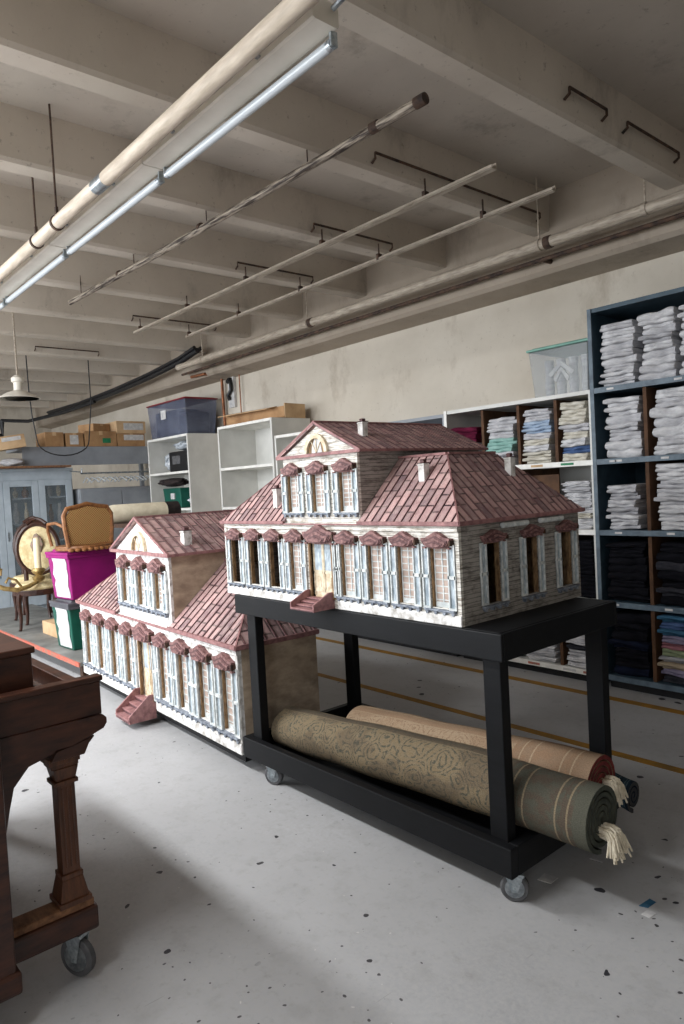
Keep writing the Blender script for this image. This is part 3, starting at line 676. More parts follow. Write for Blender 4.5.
def door(parent, c, w, z0, z1, F, k=1.0):
    r = MB(); d = .014*k; r.use(M['cream'])
    r.prism([(c-w, z0), (c+w, z0), (c+w, z1), (c-w, z1)], d*.7, d*.9, F)
    for s in (-1, 1):
        a = c if s > 0 else c-w
        for q in ((a+.003*k, a+.009*k), (a+w-.009*k, a+w-.003*k)): r.prism([(q[0], z0), (q[1], z0), (q[1], z1), (q[0], z1)], d*.5, d*.7, F)
        for zz in (z0, z0+(z1-z0)*.10, z0+(z1-z0)*.42, z1-.012*k): r.prism([(a+.003*k, zz), (a+w-.003*k, zz), (a+w-.003*k, zz+.009*k), (a+.003*k, zz+.009*k)], d*.5, d*.7, F)
        r.prism([(a+w*.36, z0+(z1-z0)*.18), (a+w*.66, z0+(z1-z0)*.18), (a+w*.66, z0+(z1-z0)*.36), (a+w*.36, z0+(z1-z0)*.36)], d*.55, d*.7, F)
    r.use(M['shutter_panel']); r.prism([(c-w*.82, z0+(z1-z0)*.48), (c+w*.82, z0+(z1-z0)*.48), (c+w*.82, z1-.015*k), (c-w*.82, z1-.015*k)], d*.62, d*.72, F)
    r.use(M['cream']); r.prism([(c-.005*k, z0), (c+.005*k, z0), (c+.005*k, z1), (c-.005*k, z1)], d*.4, d*.7, F)
    r.use(M['jamb'])
    for s in (-1, 1): r.prism([(c+s*w, z0), (c+s*(w+.010*k), z0), (c+s*(w+.010*k), z1), (c+s*w, z1)], -.010*k, d, F)
    return r.build('door', None, parent)
def steps(parent, c, w, ztop, zbot, run, k, n=4):
    m = MB(); m.use(M['pink']); t = .008*k
    for s in (-1, 1):
        a = c+s*w
        m.prism([(0, zbot+.0), (0, ztop+.028*k), (-run*.25, ztop+.028*k), (-run, zbot+.030*k), (-run, zbot)], a-t/2, a+t/2, lambda y, d, z: (d, y, z))
    m.use(M['pink_dark'])
    for i in range(n):
        y1 = -run*(i)/n; z1 = ztop - (ztop-zbot)*(i)/n-.002; m.box(c-w, -run*(i+1)/n+.001, z1-(ztop-zbot)/n, c+w, y1, z1-.004*k)
        m.use(M['pink']); m.box(c-w, -run*(i+1)/n-.003*k, z1-.006*k, c+w, y1, z1); m.use(M['pink_dark'])
    return m.build('front_steps', None, parent)
def chimney(parent, x, y, z, k=1.0, h=.055):
    c = empty('chimney', (x, y, z)); c.parent = parent
    m = MB(); w = .016*k; m.box(-w, -w, -.05*k, w, w, h*k*.75); m.box(-w*1.15, -w*1.15, h*k*.62, w*1.15, w*1.15, h*k*.70); m.build('chimney_stack', M['plaster_front'], c, .002)
    m = MB(); m.taper(-w*1.1, -w*1.1, w*1.1, w*1.1, h*k*.75, h*k*.80, .004*k); m.box(-w*.6, -w*.6, h*k*.80, w*.6, w*.6, h*k*.93); m.taper(-w*.75, -w*.75, w*.75, w*.75, h*k*.93, h*k*1.0, -w*.3); m.build('chimney_cap', M['pink_dark'], c, .001)
    return c

def house(root, W, H, D, k, yt, zt, yb, xl, xr, tw, ta, wins, open_from, doorx, twins, front, side, roof, side_wins=(), step=None, TD=None):
    tx0, tx1, tz, apex = tw; TD = TD or D
    F = lambda a, d, z: (a, d, z)                  # front face, outward is -y
    G = lambda a, d, z: (W-d, a, z)                # right face, outward is +x
    GL = lambda a, d, z: (d, a, z)
    t = .012*k; zs, zl = .058*k*.375/.375, .300
    zs, zl = step['zs'], step['zl']; hw = step['hw']; sw = step['sw']
    holes = [(c-hw, c+hw, zs, zl) for c in wins] + [(doorx-step['dw'], doorx+step['dw'], step['dz'], zl)]
    m = MB(); holes_wall(m, W, 0, H, holes, t, F); m.build('front_wall', front, root)
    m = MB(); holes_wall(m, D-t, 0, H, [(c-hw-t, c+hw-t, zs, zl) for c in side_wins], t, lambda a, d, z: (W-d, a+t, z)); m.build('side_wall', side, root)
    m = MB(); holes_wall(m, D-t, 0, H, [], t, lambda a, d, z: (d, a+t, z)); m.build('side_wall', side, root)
    m = MB(); m.box(t, D-t, 0, W-t, D, H); m.build('back_wall', M['jamb'], root)
    m = MB(); m.box(t, t, 0, W-t, D-t, .012); m.build('floor_board', M['jamb'], root)
    # partition walls inside, so the closed windows stay closed and the open ones show a bare brown interior
    m = MB(); m.box(tx0+.01, .05*k, .012, tx0+.02, D-t, H-.02); m.build('partition', M['jamb'], root)
    # skirt
    m = MB(); m.box(-.004*k, -.010*k, 0, doorx-step['dw']-.03*k, -.0005, .040*k); m.box(doorx+step['dw']+.03*k, -.010*k, 0, W+.002*k, -.0005, .040*k); m.build('base_skirt', step['skirt'], root, .004*k)
    # cornice board and corner boards
    m = MB(); m.box(0, -.008*k, H-.030*k, W, -.0005, H); m.box(-.004*k, -.006*k, .04*k, .016*k, -.0005, H-.03*k); m.box(W-.014*k, -.006*k, .04*k, W+.003*k, -.0005, H-.03*k); m.build('cornice', step['cornice'], root)
    for i, c in enumerate(wins):
        window(root, c-hw, c+hw, zs, zl, F, k, i >= open_from)
        shutter(root, c-hw-sw, sw, zs-.004*k, zl+.004*k, F, k)
        shutter(root, c+hw, sw, zs-.004*k, zl+.004*k, F, k)
        lintel(root, c, zl-.006*k, hw+.020*k, .058*k, F, k)
        sill(root, c-hw-sw*.8, c+hw+sw*.8, zs-.004*k, F, k)
    door(root, doorx, step['dw'], step['dz'], zl, F, k)
    lintel(root, doorx, zl-.006*k, step['dw']+.024*k, .082*k, F, k*1.1, 'door_lintel')
    s = step['dw']
    shutter(root, doorx+s+.010*k, sw, step['dz']+.01, zl, F, k)
    steps(root, doorx-.01*k, step['stw'], step['dz']+.004*k, step['sb'], step['run'], k)
    for c in side_wins:
        window(root, c-hw, c+hw, zs, zl, G, k, False)
        shutter(root, c-hw-sw, sw, zs, zl, G, k); shutter(root, c+hw, sw, zs, zl, G, k)
        lintel(root, c, zl, hw+.02*k, .046*k, G, k); sill(root, c-hw-sw*.8, c+hw+sw*.8, zs-.004*k, G, k)
    # tower
    m = MB(); holes_wall(m, tx1-tx0, H, tz, [(c-tx0-hw, c-tx0+hw, ta['zs'], ta['zl']) for c in twins], t, lambda a, d, z: (a+tx0, d, z)); m.build('tower_front_wall', front, root)
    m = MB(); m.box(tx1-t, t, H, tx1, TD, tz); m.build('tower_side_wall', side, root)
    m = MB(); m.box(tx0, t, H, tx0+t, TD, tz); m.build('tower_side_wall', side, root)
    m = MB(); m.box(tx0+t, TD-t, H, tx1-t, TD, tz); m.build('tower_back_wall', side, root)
    for c in twins:
        window(root, c-hw, c+hw, ta['zs'], ta['zl'], F, k)
        shutter(root, c-hw-sw, sw, ta['zs']-.004*k, ta['zl']+.004*k, F, k); shutter(root, c+hw, sw, ta['zs']-.004*k, ta['zl']+.004*k, F, k)
        lintel(root, c, ta['zl']-.004*k, hw+.018*k, .056*k, F, k); sill(root, c-hw-sw*.8, c+hw+sw*.8, ta['zs']-.004*k, F, k)
    # tower roof
    o = .032*k; q = .016*k; tc = (tx0+tx1)/2
    roof_panel(root, [(tx1+o, -q, tz), (tx1+o, TD+o, tz), (tc, TD+o, apex), (tc, -q, apex)], roof, M['pink_dark'], .010*k, .042*k, 'tower_roof')
    roof_panel(root, [(tx0-o, TD+o, tz), (tx0-o, -q, tz), (tc, -q, apex), (tc, TD+o, apex)], roof, M['pink_dark'], .010*k, .042*k, 'tower_roof')
    m = MB()
    ins = .030*k; sl = (apex-tz)/(tc-tx0+o)
    m.prism([(tx0-o+ins*1.2, tz+.002), (tx1+o-ins*1.2, tz+.002), (tc, apex-ins*sl*1.2)], 0, .012*k, F); gw = m.build('gable_wall', front, root)
    m = MB(); m.prism([(tx0, tz), (tx1, tz), (tc, apex-.04*k)], TD-t, TD, F); m.build('gable_wall', side, root)
    m = MB(); bar(m, (tx0-o, -q+.004, tz-.003*k), (tx1+o, -q+.004, tz-.003*k), .010*k, .014*k); bar(m, (tx0-o, -q+.003, tz), (tc, -q+.003, apex), .010*k, .009*k); bar(m, (tx1+o, -q+.003, tz), (tc, -q+.003, apex), .010*k, .009*k)
    bar(m, (tx1+o, -q, tz-.003*k), (tx1+o, TD+o, tz-.003*k), .008*k, .011*k); bar(m, (tx0-o, -q, tz-.003*k), (tx0-o, TD+o, tz-.003*k), .008*k, .011*k)
    m.box(tx0-o, -q, tz-.008*k, tx1+o, -.0, tz-.003*k)
    bar(m, (tc, -q, apex+.003), (tc, TD+o, apex+.003), .012*k, .008*k); m.build('tower_eaves', M['pink'], root)
    # arched gable window
    m = MB(); rc, zc = .076*k, tz+.006*k; N = 14
    for _q, (r0, r1, d0, d1, mm) in enumerate(((rc*.80, rc*1.05, .0, -.014*k, 'cream'), (.0, rc*.80, 0, -.003*k, 'jamb'))):
        m.use(M[mm])
        for i in range(N):
            a, b = PI*i/N, PI*(i+1)/N
            m.prism([(tc+r0*math.cos(a), zc+r0*math.sin(a)*1.05), (tc+r1*math.cos(a), zc+r1*math.sin(a)*1.05), (tc+r1*math.cos(b), zc+r1*math.sin(b)*1.05), (tc+r0*math.cos(b), zc+r0*math.sin(b)*1.05)], d0, d1, F)
    m.use(M['paper'])
    m.prism([(tc-rc*.45, zc), (tc+rc*.5, zc), (tc+rc*.35, zc+rc*.7), (tc-rc*.1, zc+rc*.85), (tc-rc*.4, zc+rc*.4)], -.003*k, -.005*k, F)
    m.use(M['cream'])
    for a in (PI*.3, PI*.5, PI*.7): m.prism([(tc-.002*k, zc), (tc+.002*k, zc), (tc+rc*.8*math.cos(a)+.002*k, zc+rc*.9*math.sin(a)), (tc+rc*.8*math.cos(a)-.002*k, zc+rc*.9*math.sin(a))], -.005*k, -.008*k, F)
    m.build('gable_window', None, root)
    # lower roof
    e = .020*k; H1 = H+.004
    roof_panel(root, [(tx1, -e, H1), (W+e, -e, H1), (xr, yt, zt), (tx1, yt, zt)], roof, M['pink_dark'], .010*k, .042*k, 'lower_roof')
    roof_panel(root, [(-e, -e, H1), (tx0, -e, H1), (tx0, yt, zt), (xl, yt, zt)], roof, M['pink_dark'], .010*k, .042*k, 'lower_roof')
    yB = D+e if yb < D else D
    roof_panel(root, [(W+e, -e, H1), (W+e, yB, H1), (xr, yb, zt), (xr, yt, zt)], roof, M['pink_dark'], .010*k, .042*k, 'lower_roof')
    roof_panel(root, [(-e, yB, H1), (-e, -e, H1), (xl, yt, zt), (xl, yb, zt)], roof, M['pink_dark'], .010*k, .042*k, 'lower_roof')
    if yb < D: roof_panel(root, [(W+e, D+e, H1), (-e, D+e, H1), (xl, yb, zt), (xr, yb, zt)], roof, M['pink_dark'], .010*k, .042*k, 'lower_roof')
    else:
        m = MB(); m.prism([(0, H), (W, H), (xr, zt-.012), (xl, zt-.012)], D-.012, D, F); m.build('back_wall', M['jamb'], root)
    m = MB(); m.box(xl, yt, zt-.012, xr, yb, zt-.001); m.build('roof_deck', M['pink_dark'], root)
    m = MB()
    hgt = .014*k
    bar(m, (tx1, -e, H1-.002), (W+e, -e, H1-.002), .008*k, hgt); bar(m, (-e, -e, H1-.002), (tx0, -e, H1-.002), .008*k, hgt)
    bar(m, (W+e, -e, H1-.002), (W+e, yB, H1-.002), .008*k, hgt); bar(m, (-e, -e, H1-.002), (-e, yB, H1-.002), .008*k, hgt)
    for a, b in (((tx1, yt, zt), (xr, yt, zt)), ((xr, yt, zt), (xr, yb, zt)), ((xl, yt, zt), (tx0, yt, zt)), ((xl, yt, zt), (xl, yb, zt))): bar(m, a, b, .022*k, .010*k)
    bar(m, (W+e, -e, H1), (xr, yt, zt), .006*k, .006*k); bar(m, (-e, -e, H1), (xl, yt, zt), .006*k, .006*k)
    m.box(-e, -e, H1-.012*k, W+e, -.001, H1-.006*k); m.box(W, 0, H1-.012*k, W+e, yB, H1-.006*k)
    m.build('eaves_trim', M['pink'], root)

H1R = empty('model_house', (-3.233, 1.967, .966)); tag(H1R, 'white model house with pink roof standing on the black cart', 'model house', 'whitewashed pink-roofed model houses')
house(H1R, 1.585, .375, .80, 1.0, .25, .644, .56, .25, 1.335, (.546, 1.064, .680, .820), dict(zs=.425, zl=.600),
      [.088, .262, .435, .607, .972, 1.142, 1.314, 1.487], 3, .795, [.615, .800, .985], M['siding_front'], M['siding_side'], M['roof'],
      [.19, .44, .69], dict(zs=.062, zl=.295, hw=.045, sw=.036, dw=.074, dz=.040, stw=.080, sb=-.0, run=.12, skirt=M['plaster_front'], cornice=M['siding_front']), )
chimney(H1R, .40, .06, .485, 1.0, .07); chimney(H1R, .945, .15, .765, 1.0, .06); chimney(H1R, 1.29, .154, .555, 1.0, .07); chimney(H1R, 1.43, .54, .565, 1.0, .07)
for y in (.30, .55):
    m = MB(); m.tube([(1.60, y-.06, .352), (1.60, y+.10, .352)], .011, 10); m.build('gutter_piece', M['shutter'], H1R, smooth='angle')

H2R = empty('model_house', (-5.7176, 2.087, .1), math.radians(-2.6657)); tag(H2R, 'larger white model house with pink roof low on the floor behind the cart', 'model house', 'whitewashed pink-roofed model houses')
house(H2R, 2.531, .58, .51, 1.55, .40, .965, .51, .42, 2.12, (.85, 1.728, 1.035, 1.262), dict(zs=.675, zl=.925),
      [.145, .43, .71, .99, 1.573, 1.85, 2.12, 2.40], 0, 1.29, [1.01, 1.29, 1.57], M['plaster_front'], M['plaster_side'], M['roof_large'],
      [], dict(zs=.095, zl=.455, hw=.070, sw=.062, dw=.100, dz=.05, stw=.115, sb=-.06, run=.185, skirt=M['plaster_front'], cornice=M['plaster_front']), TD=.74)
chimney(H2R, 1.66, .16, 1.10, 1.7)
# low dolly under the large model house
dolly = empty('dolly', (-5.7176, 2.087, 0), math.radians(-2.6657)); tag(dolly, 'low black dolly under the larger model house', 'dolly')
MB().box(.02, .02, .050, 2.51, .70, .0995).build('deck', M['black_paint'], dolly)
for x, y in ((.2, .12), (2.2, .12), (.2, .6), (2.2, .6)): caster(dolly, x, y, .4, .024, .055)

# ------------------------------------------------------------------ rolled rugs on the cart's lower deck
def rolled_rug(path, R, turns, mt, edge, name, label, flat=None, n_len=26, fringe=None, squash=None, thick=None, lumpy=1.0):
    """a spiral strip swept along a path; thickness real, ends show the spiral"""
    root = empty(name, path[0]); tag(root, label, 'rug', 'rolled rugs on the cart')
    P = [Vector(p) for p in path]
    def at(t):
        t *= len(P)-1; i = min(int(t), len(P)-2); return P[i].lerp(P[i+1], t-i)
    r0 = R*.16; gap = (R-r0)/turns; th = thick or gap*.72
    Nt = int(turns*26); prof_o, prof_i, arc = [], [], [0.0]
    for j in range(Nt+1):
        a = 2*PI*turns*j/Nt; r = r0 + (R-r0)*j/Nt
        wob = 1+.03*math.sin(a*2+1.1)*(j/Nt)
        prof_o.append((r*wob*math.cos(a+.8), r*wob*math.sin(a+.8))); prof_i.append(((r-th)*wob*math.cos(a+.8), (r-th)*wob*math.sin(a+.8)))
        if j: arc.append(arc[-1]+math.dist(prof_o[-1], prof_o[-2]))
    m = MB(); m.use(mt); m.use(edge); rng = random.Random(len(label)); rows = []
    ln = sum((P[i+1]-P[i]).length for i in range(len(P)-1))
    ph = [rng.uniform(0, 6) for _ in range(4)]
    for i in range(n_len+1):
        t = i/n_len; c = at(t); d = at(min(t+.02, 1))-at(max(t-.02, 0)); d.normalize()
        side = Vector((-d.y, d.x, 0)).normalized(); up = Vector((0, 0, 1))
        sy, sz = squash(t) if squash else (1, 1)
        lump = 1+lumpy*(.022*math.sin(t*9+ph[0])+.013*math.sin(t*23+ph[1]))
        o = m.add([c + side*(-q[0]*sy*lump) + up*(q[1]*sz*lump - R*(1-sz)) for q in prof_o]); k = m.add([c + side*(-q[0]*sy*lump) + up*(q[1]*sz*lump - R*(1-sz)) for q in prof_i])
        rows.append((o, k, t*ln))
    m.cur = 0
    for (o1, k1, u1), (o2, k2, u2) in zip(rows, rows[1:]):
        for j in range(Nt):
            m.face([o1+j, o1+j+1, o2+j+1, o2+j], [(u1, arc[j]), (u1, arc[j+1]), (u2, arc[j+1]), (u2, arc[j])])
            if j > Nt-60 or u1 < .2 or u2 > ln-.2: m.face([k1+j, k2+j, k2+j+1, k1+j+1], [(u1, arc[j]), (u2, arc[j]), (u2, arc[j+1]), (u1, arc[j+1])])
        m.face([o1+Nt, o2+Nt, k2+Nt, k1+Nt], [(u1, 0)]*4); m.face([o1, k1, k2, o2], [(u1, 0)]*4)
    m.cur = 1
    for (o, k, u) in (rows[0], rows[-1]):
        for j in range(Nt): m.face([o+j, k+j, k+j+1, o+j+1], [(u, 0)]*4)
    body = m.build('rug_roll', None, root, smooth='angle'); body.matrix_parent_inverse = Matrix.Translation(-Vector(path[0]))
    if fringe:
        f = MB(); c = Vector(path[0]); rng2 = random.Random(3)
        for (oy, oz, spread, nst, ln2, dirx) in fringe:
            for q in range(nst):
                b = c + Vector((.0, oy+rng2.uniform(-.02, .02), oz+rng2.uniform(-.018, .018)))
                e = b + Vector((ln2*rng2.uniform(.5, 1.0)*dirx, rng2.uniform(-spread, spread)*.8, -ln2*rng2.uniform(.5, 1.1)))
                mid = (b+e)/2 + Vector((.02, 0, .012+rng2.uniform(0, .012)))
                f.tube([b - Vector((.015, 0, 0)), b+(mid-b)*.5+Vector((.008, 0, .006)), mid, e], [.0055, .005, .0048, .0034], 5)
        fo = f.build('fringe', M['fringe'], root); fo.matrix_parent_inverse = Matrix.Translation(-Vector(path[0]))
    return root
rolled_rug([(-1.235, 2.150, .334), (-1.75, 2.15, .325), (-2.3, 2.155, .292), (-2.75, 2.16, .262), (-3.04, 2.17, .262)], .118, 4.6, M['rug_green'], M['rug_edge_dark'], 'rolled_rug',
    'sage green and brown rolled rug nearest the front of the cart, fringe hanging', fringe=[(-.004, -.040, .055, 80, .068, 1.15)],
    squash=lambda t: (1+.05*max(0, t-.6), 1-.55*max(0, t-.72)), lumpy=1.6)
rolled_rug([(-1.372, 2.392, .332), (-1.9, 2.395, .310), (-2.35, 2.395, .285), (-2.74, 2.40, .262)], .113, 4.4, M['rug_tan'], M['rug_edge_red'], 'rolled_rug',
    'sandy tan rolled rug with brick red spiral end behind the green one', fringe=[(.03, .0, .05, 60, .062, 1.0)],
    squash=lambda t: (1, 1-.1*t), lumpy=1.3)
rolled_rug([(-1.345, 2.578, .235), (-1.42, 2.575, .250), (-1.50, 2.572, .275), (-2.1, 2.57, .24), (-2.6, 2.57, .20)], .062, 2.6, M['rug_blue'], M['black'], 'rolled_rug',
    'dark navy rolled rug lying at the back, drooping off the cart end', fringe=None)

# ------------------------------------------------------------------ shelves along the back wall
SF, SB = 4.50, 5.06
ZS = [.10, .61, 1.10, 1.585, 2.07]                       # top faces of the shelf boards
def shelving(name, label, x0, x1, ys, top, mt, edge, divs, post=True, rows=ZS, bottom=True, back=None):
    r = empty(name, (x0, ys, 0)); tag(r, label, 'shelving')
    W = x1-x0; D = SB-ys; t = .022
    for a_ in (0, W-t): MB().box(a_, .004, .05, a_+t, D, top).build('side_panel', mt, r)
    m = MB(); m.box(t, D-.012, .05, W-t, D, top-.03); m.build('back_panel', back or mt, r)
    m = MB(); m.box(0, 0, top-.028, W, D, top); m.build('top_board', mt, r)
    for z in rows:
        if z >= top-.05: continue
        m = MB(); m.use(mt); m.box(t, .01, z-.028, W-t, D-.012, z); m.use(edge); m.box(0, -.006, z-.034, W, .01, z+.002); m.build('shelf', None, r)
    for (dx, z0, z1) in divs:
        m = MB(); m.box(dx-x0-.012, .02, z0, dx-x0+.012, D-.012, z1); m.build('divider', M['brown_board'], r)
    m = MB(); m.use(edge); m.box(-.002, -.008, .05, t+.004, .004, top); m.build('edge_strip', None, r)
    m = MB(); m.box(.03, .06, 0, W-.03, D-.02, .05); m.build('plinth', M['black'], r)
    return r
BX0, BX1 = -2.545, .30
divs = [(-2.18, .10, .576), (-2.18, .61, 1.066), (-2.18, 1.10, 1.551), (-2.18, 1.585, 2.036), (-1.86, .10, .576), (-1.50, 1.10, 1.55), (-1.86, 1.585, 2.036), (-1.2, 1.585, 2.036), (-1.2, .61, 1.066)]
blue = shelving('blue_shelving', 'tall slate blue shelving unit packed with folded cloths, right edge', BX0, BX1, SF, 2.61, M['blue_paint'], M['blue_edge'], divs)
for x, z in ((-2.40, 2.07), (-1.95, 2.07), (-2.36, 1.585), (-2.05, 1.585), (-2.38, 1.10), (-2.03, 1.10), (-2.42, .61), (-2.06, .61), (-2.40, 1.585)): MB().box(x-BX0-.025, -.009, z-.023, x-BX0+.025, -.0055, z-.009).build('label', M['paper'], blue)
WX0 = -3.87
wdiv = [(-2.845, 1.585, 2.036), (-3.165, 1.585, 2.036), (-3.50, 1.585, 2.036), (-2.875, .10, .576), (-2.845, .61, 1.066), (-3.165, 1.10, 1.55), (-3.2, .61, 1.066)]
white = shelving('white_shelving', 'white shelving unit with brown dividers and cloths, left of the blue one', WX0, BX0-.006, SF+.01, 2.07, M['white_board'], M['white_edge'], wdiv, rows=ZS[:4])
m = MB(); m.box(-3.15-WX0, .12, 1.10, -2.90-WX0, .13, 1.50); m.build('brown_panel', M['brown_board'], white)
for x, z, c in ((-2.75, 1.585, 'green_label'), (-3.3, 1.585, 'paper'), (-3.0, 1.585, 'cardboard_light'), (-3.10, .10, 'red_edge'), (-3.35, .10, 'paper'), (-2.64, .10, 'red_edge'), (-2.80, .10, 'paper')): MB().box(x-WX0-.05, -.009, z-.024, x-WX0+.05, -.0055, z-.008).build('label', M[c], white)
shelving('white_shelving', 'pale grey empty shelving unit peeking out behind the model house roof', -5.2, WX0-.006, SF+.01, 2.05, M['grey_board'], M['white_edge'], [], rows=ZS[:4])

# folded cloths
def cloth_mesh(seed, layers=2, w=.26, d=.36, t=.05):
    rng = random.Random(seed); m = MB(); NX = 12; n = 8
    lt = t/layers
    for l in range(layers):
        zc = -t/2 + lt*(l+.5); off = rng.uniform(-.02, .02); ws = rng.uniform(-.016, .008); ph = rng.uniform(0, 6); ph2 = rng.uniform(0, 6)
        rows = []
        for i in range(NX+1):
            u = i/NX; x = (u-.5)*(w+ws*2)
            endr = min(1, min(u, 1-u)*7+.25)
            hh = lt*.66*(.66+.34*endr); yo = off+.009*math.sin(u*7+ph); zo = lt*(.11*math.sin(u*5+ph2)+.06*math.sin(u*13+ph))
            pts = []
            for k in range(n+1):               # rounded front nose
                a = -PI/2 + PI*k/n
                pts.append((x + rng.uniform(-.001, .001), -d/2+yo+hh*(1-math.cos(a))*1.1 - (.004*math.sin(u*11+k)), zc+zo+hh*math.sin(a)))
            pts.append((x, d/2+yo, zc+zo*.3+hh)); pts.append((x, d/2+yo, zc+zo*.3-hh))
            rows.append(m.add(pts))
        K = n+3
        for a, b in zip(rows, rows[1:]):
            for k in range(K): m.face([a+k, a+(k+1) % K, b+(k+1) % K, b+k])
        m.face([rows[0]+k for k in range(K)]); m.face([rows[-1]+k for k in reversed(range(K))])
    return m
PROTO = {}
def cloth(colour, variant, kind):
    key = (colour, variant, kind)
    if key not in PROTO:
        layers = {'towel': 1+(variant % 2), 'sheet': 2, 'thin': 3}[kind]
        o = cloth_mesh(variant*13+layers, layers).build('folded_cloth', M['cloth_'+colour], smooth='angle'); PROTO[key] = [o, False]
    o, used = PROTO[key]
    if used:
        c = o.copy(); COL.objects.link(c); return c
    PROTO[key][1] = True; return o
ORD = ['bottom', 'second-lowest', 'third-lowest', 'fourth-lowest', 'fifth-lowest', 'sixth-lowest', 'seventh-lowest', 'eighth-lowest', 'ninth-lowest', 'tenth-lowest']
def stack(x0, x1, z, ys, items, where, kind='sheet', htot=None, lean=0.0):
    n = len(items); h = htot/n; rng = random.Random(int(-x0*1000)+int(z*100)); w = x1-x0
    for i, colour in enumerate(items):
        o = cloth(colour, rng.randrange(4), kind)
        hk = h*rng.uniform(.98, 1.0)
        o.location = ((x0+x1)/2 + rng.uniform(-.008, .008)+lean*i, ys+.03+.18+rng.uniform(-.012, .012), z+h*(i+.5)+.004)
        o.scale = ((w-.02)/.26*rng.uniform(.88, 1.0)*rng.choice((-1, 1)), 1.0, hk/.05*.93)
        o.rotation_euler = (0, rng.uniform(-.02, .02), rng.uniform(-.03, .03))
        pos = 'top' if i == n-1 else ORD[i]
        tag(o, '%s folded cloth, %s in %s' % (colour, pos, where), 'folded cloth', 'cloths in the '+where)
Wt, G, PG, Cm = 'white', 'grey', 'pale grey', 'cream'
B = SF
stack(-2.50, -2.225, ZS[4], B, [PG, Wt, PG, Wt, PG, PG, Wt, Wt, PG], 'left stack on the top blue shelf', 'towel', .42)
stack(-2.215, -1.965, ZS[4], B, [PG, PG, Wt, PG, Wt, G, PG, Wt, Wt], 'middle stack on the top blue shelf', 'towel', .43, .001)
stack(-1.955, -1.70, ZS[4], B, [Wt, PG, Wt, Wt, PG, Wt, PG, Wt, Wt], 'right stack on the top blue shelf', 'towel', .43)
stack(-2.475, -2.21, ZS[3], B, [Wt, Wt, PG, PG, PG, Wt, Wt], 'left stack on the second blue shelf', 'towel', .40)
stack(-2.15, -1.885, ZS[3], B, [Wt, PG, Wt, PG, Wt, PG, Wt], 'right stack on the second blue shelf', 'towel', .42)
stack(-2.48, -2.235, ZS[2], B, [PG, Wt, G, PG, G, PG], 'left stack on the third blue shelf', 'sheet', .30)
stack(-2.15, -1.78, ZS[2], B, [Wt, Wt, Wt, PG, PG, PG, Wt, Wt], 'right stack on the third blue shelf', 'sheet', .425)
stack(-2.50, -2.20, ZS[1], B, ['black']*8, 'left dark stack on the fourth blue shelf', 'towel', .40)
stack(-2.15, -1.80, ZS[1], B, ['black', 'charcoal', 'black', 'black', 'charcoal', 'black', 'black'], 'right dark stack on the fourth blue shelf', 'towel', .40)
stack(-2.50, -2.20, ZS[0], B, ['navy', 'black', 'black', 'navy', 'black', 'black', 'black'], 'left dark stack on the bottom blue shelf', 'towel', .42)
stack(-2.16, -1.875, ZS[0], B, ['charcoal', 'lavender', 'beige', 'grey', 'lime', 'dusty pink', 'lavender', 'teal', 'blue', 'teal'], 'right coloured stack on the bottom blue shelf', 'sheet', .44)
stack(-2.825, -2.575, ZS[3], B, [Cm, 'blue', Wt, Cm, PG, Cm, Cm, Cm], 'rightmost stack on the upper white shelf', 'sheet', .415)
stack(-3.145, -2.865, ZS[3], B, [Cm, Cm, Wt, Cm, PG, 'light blue', 'light blue', PG, PG], 'second stack from right on the upper white shelf', 'sheet', .40)
stack(-3.48, -3.185, ZS[3], B, [Wt, PG, 'mint', 'mint', PG, PG, PG], 'third stack from right on the upper white shelf', 'sheet', .37)
stack(-3.83, -3.53, ZS[3], B, [Wt, PG, Wt, 'maroon', 'maroon'], 'leftmost stack on the upper white shelf', 'sheet', .33)
stack(-2.82, -2.575, ZS[2], B, [Wt, Wt, Cm, Wt, Wt, Wt, Wt, PG, Wt], 'right stack on the second white shelf', 'thin', .34)
stack(-3.50, -3.19, ZS[2], B, [Wt, PG, Wt, Wt, PG, Wt, PG, Wt], 'left stack on the second white shelf', 'sheet', .41)
stack(-2.82, -2.575, ZS[1], B, ['black']*7, 'dark stack on the third white shelf', 'sheet', .40)
stack(-2.85, -2.58, ZS[0], B, [Wt, Wt, PG, 'charcoal', PG, Wt], 'right stack on the bottom white shelf', 'thin', .25)
stack(-3.18, -2.90, ZS[0], B, [Wt, PG, Wt, Wt, PG], 'middle stack on the bottom white shelf', 'thin', .24)
stack(-3.50, -3.22, ZS[0], B, [Wt, Wt, PG, Wt, PG, Wt], 'left stack on the bottom white shelf', 'thin', .22)

# ------------------------------------------------------------------ storage bins
def open_bin(root, w, d, z0, z1, e, mt, lid, ribs=0, handle=True):
    m = MB(); t = .004
    m.taper(-w/2, -d/2, w/2, d/2, z0, z1, e); m.build('bin_body', mt, root, .006)
    m = MB(); m.box(-w/2-e-.012, -d/2-e-.012, z1, w/2+e+.012, d/2+e+.012, z1+.018); m.taper(-w/2-e+.01, -d/2-e+.01, w/2+e-.01, d/2+e-.01, z1+.018, z1+.028, -.012); m.build('lid', lid, root, .005)
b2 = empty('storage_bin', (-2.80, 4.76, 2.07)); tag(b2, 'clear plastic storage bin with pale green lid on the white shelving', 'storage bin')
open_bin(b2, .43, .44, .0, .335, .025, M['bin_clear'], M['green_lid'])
m = MB()
for i in range(4):
    x = -.16+.1*i; m.lathe([(.03, 0), (.035, .07), (.028, .16), (.034, .26)], (x, -.10, .012), 12)
m.build('contents', M['cloth_pale grey'], b2, smooth='angle')
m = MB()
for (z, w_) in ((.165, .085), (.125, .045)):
    m.prism([(-w_-.02, z-.005), (0, z+.075), (w_+.02, z-.005), (w_, z-.03), (0, z+.045), (-w_, z-.03)], -.190, -.205, lambda a, d, c: (a-.0, d, c))
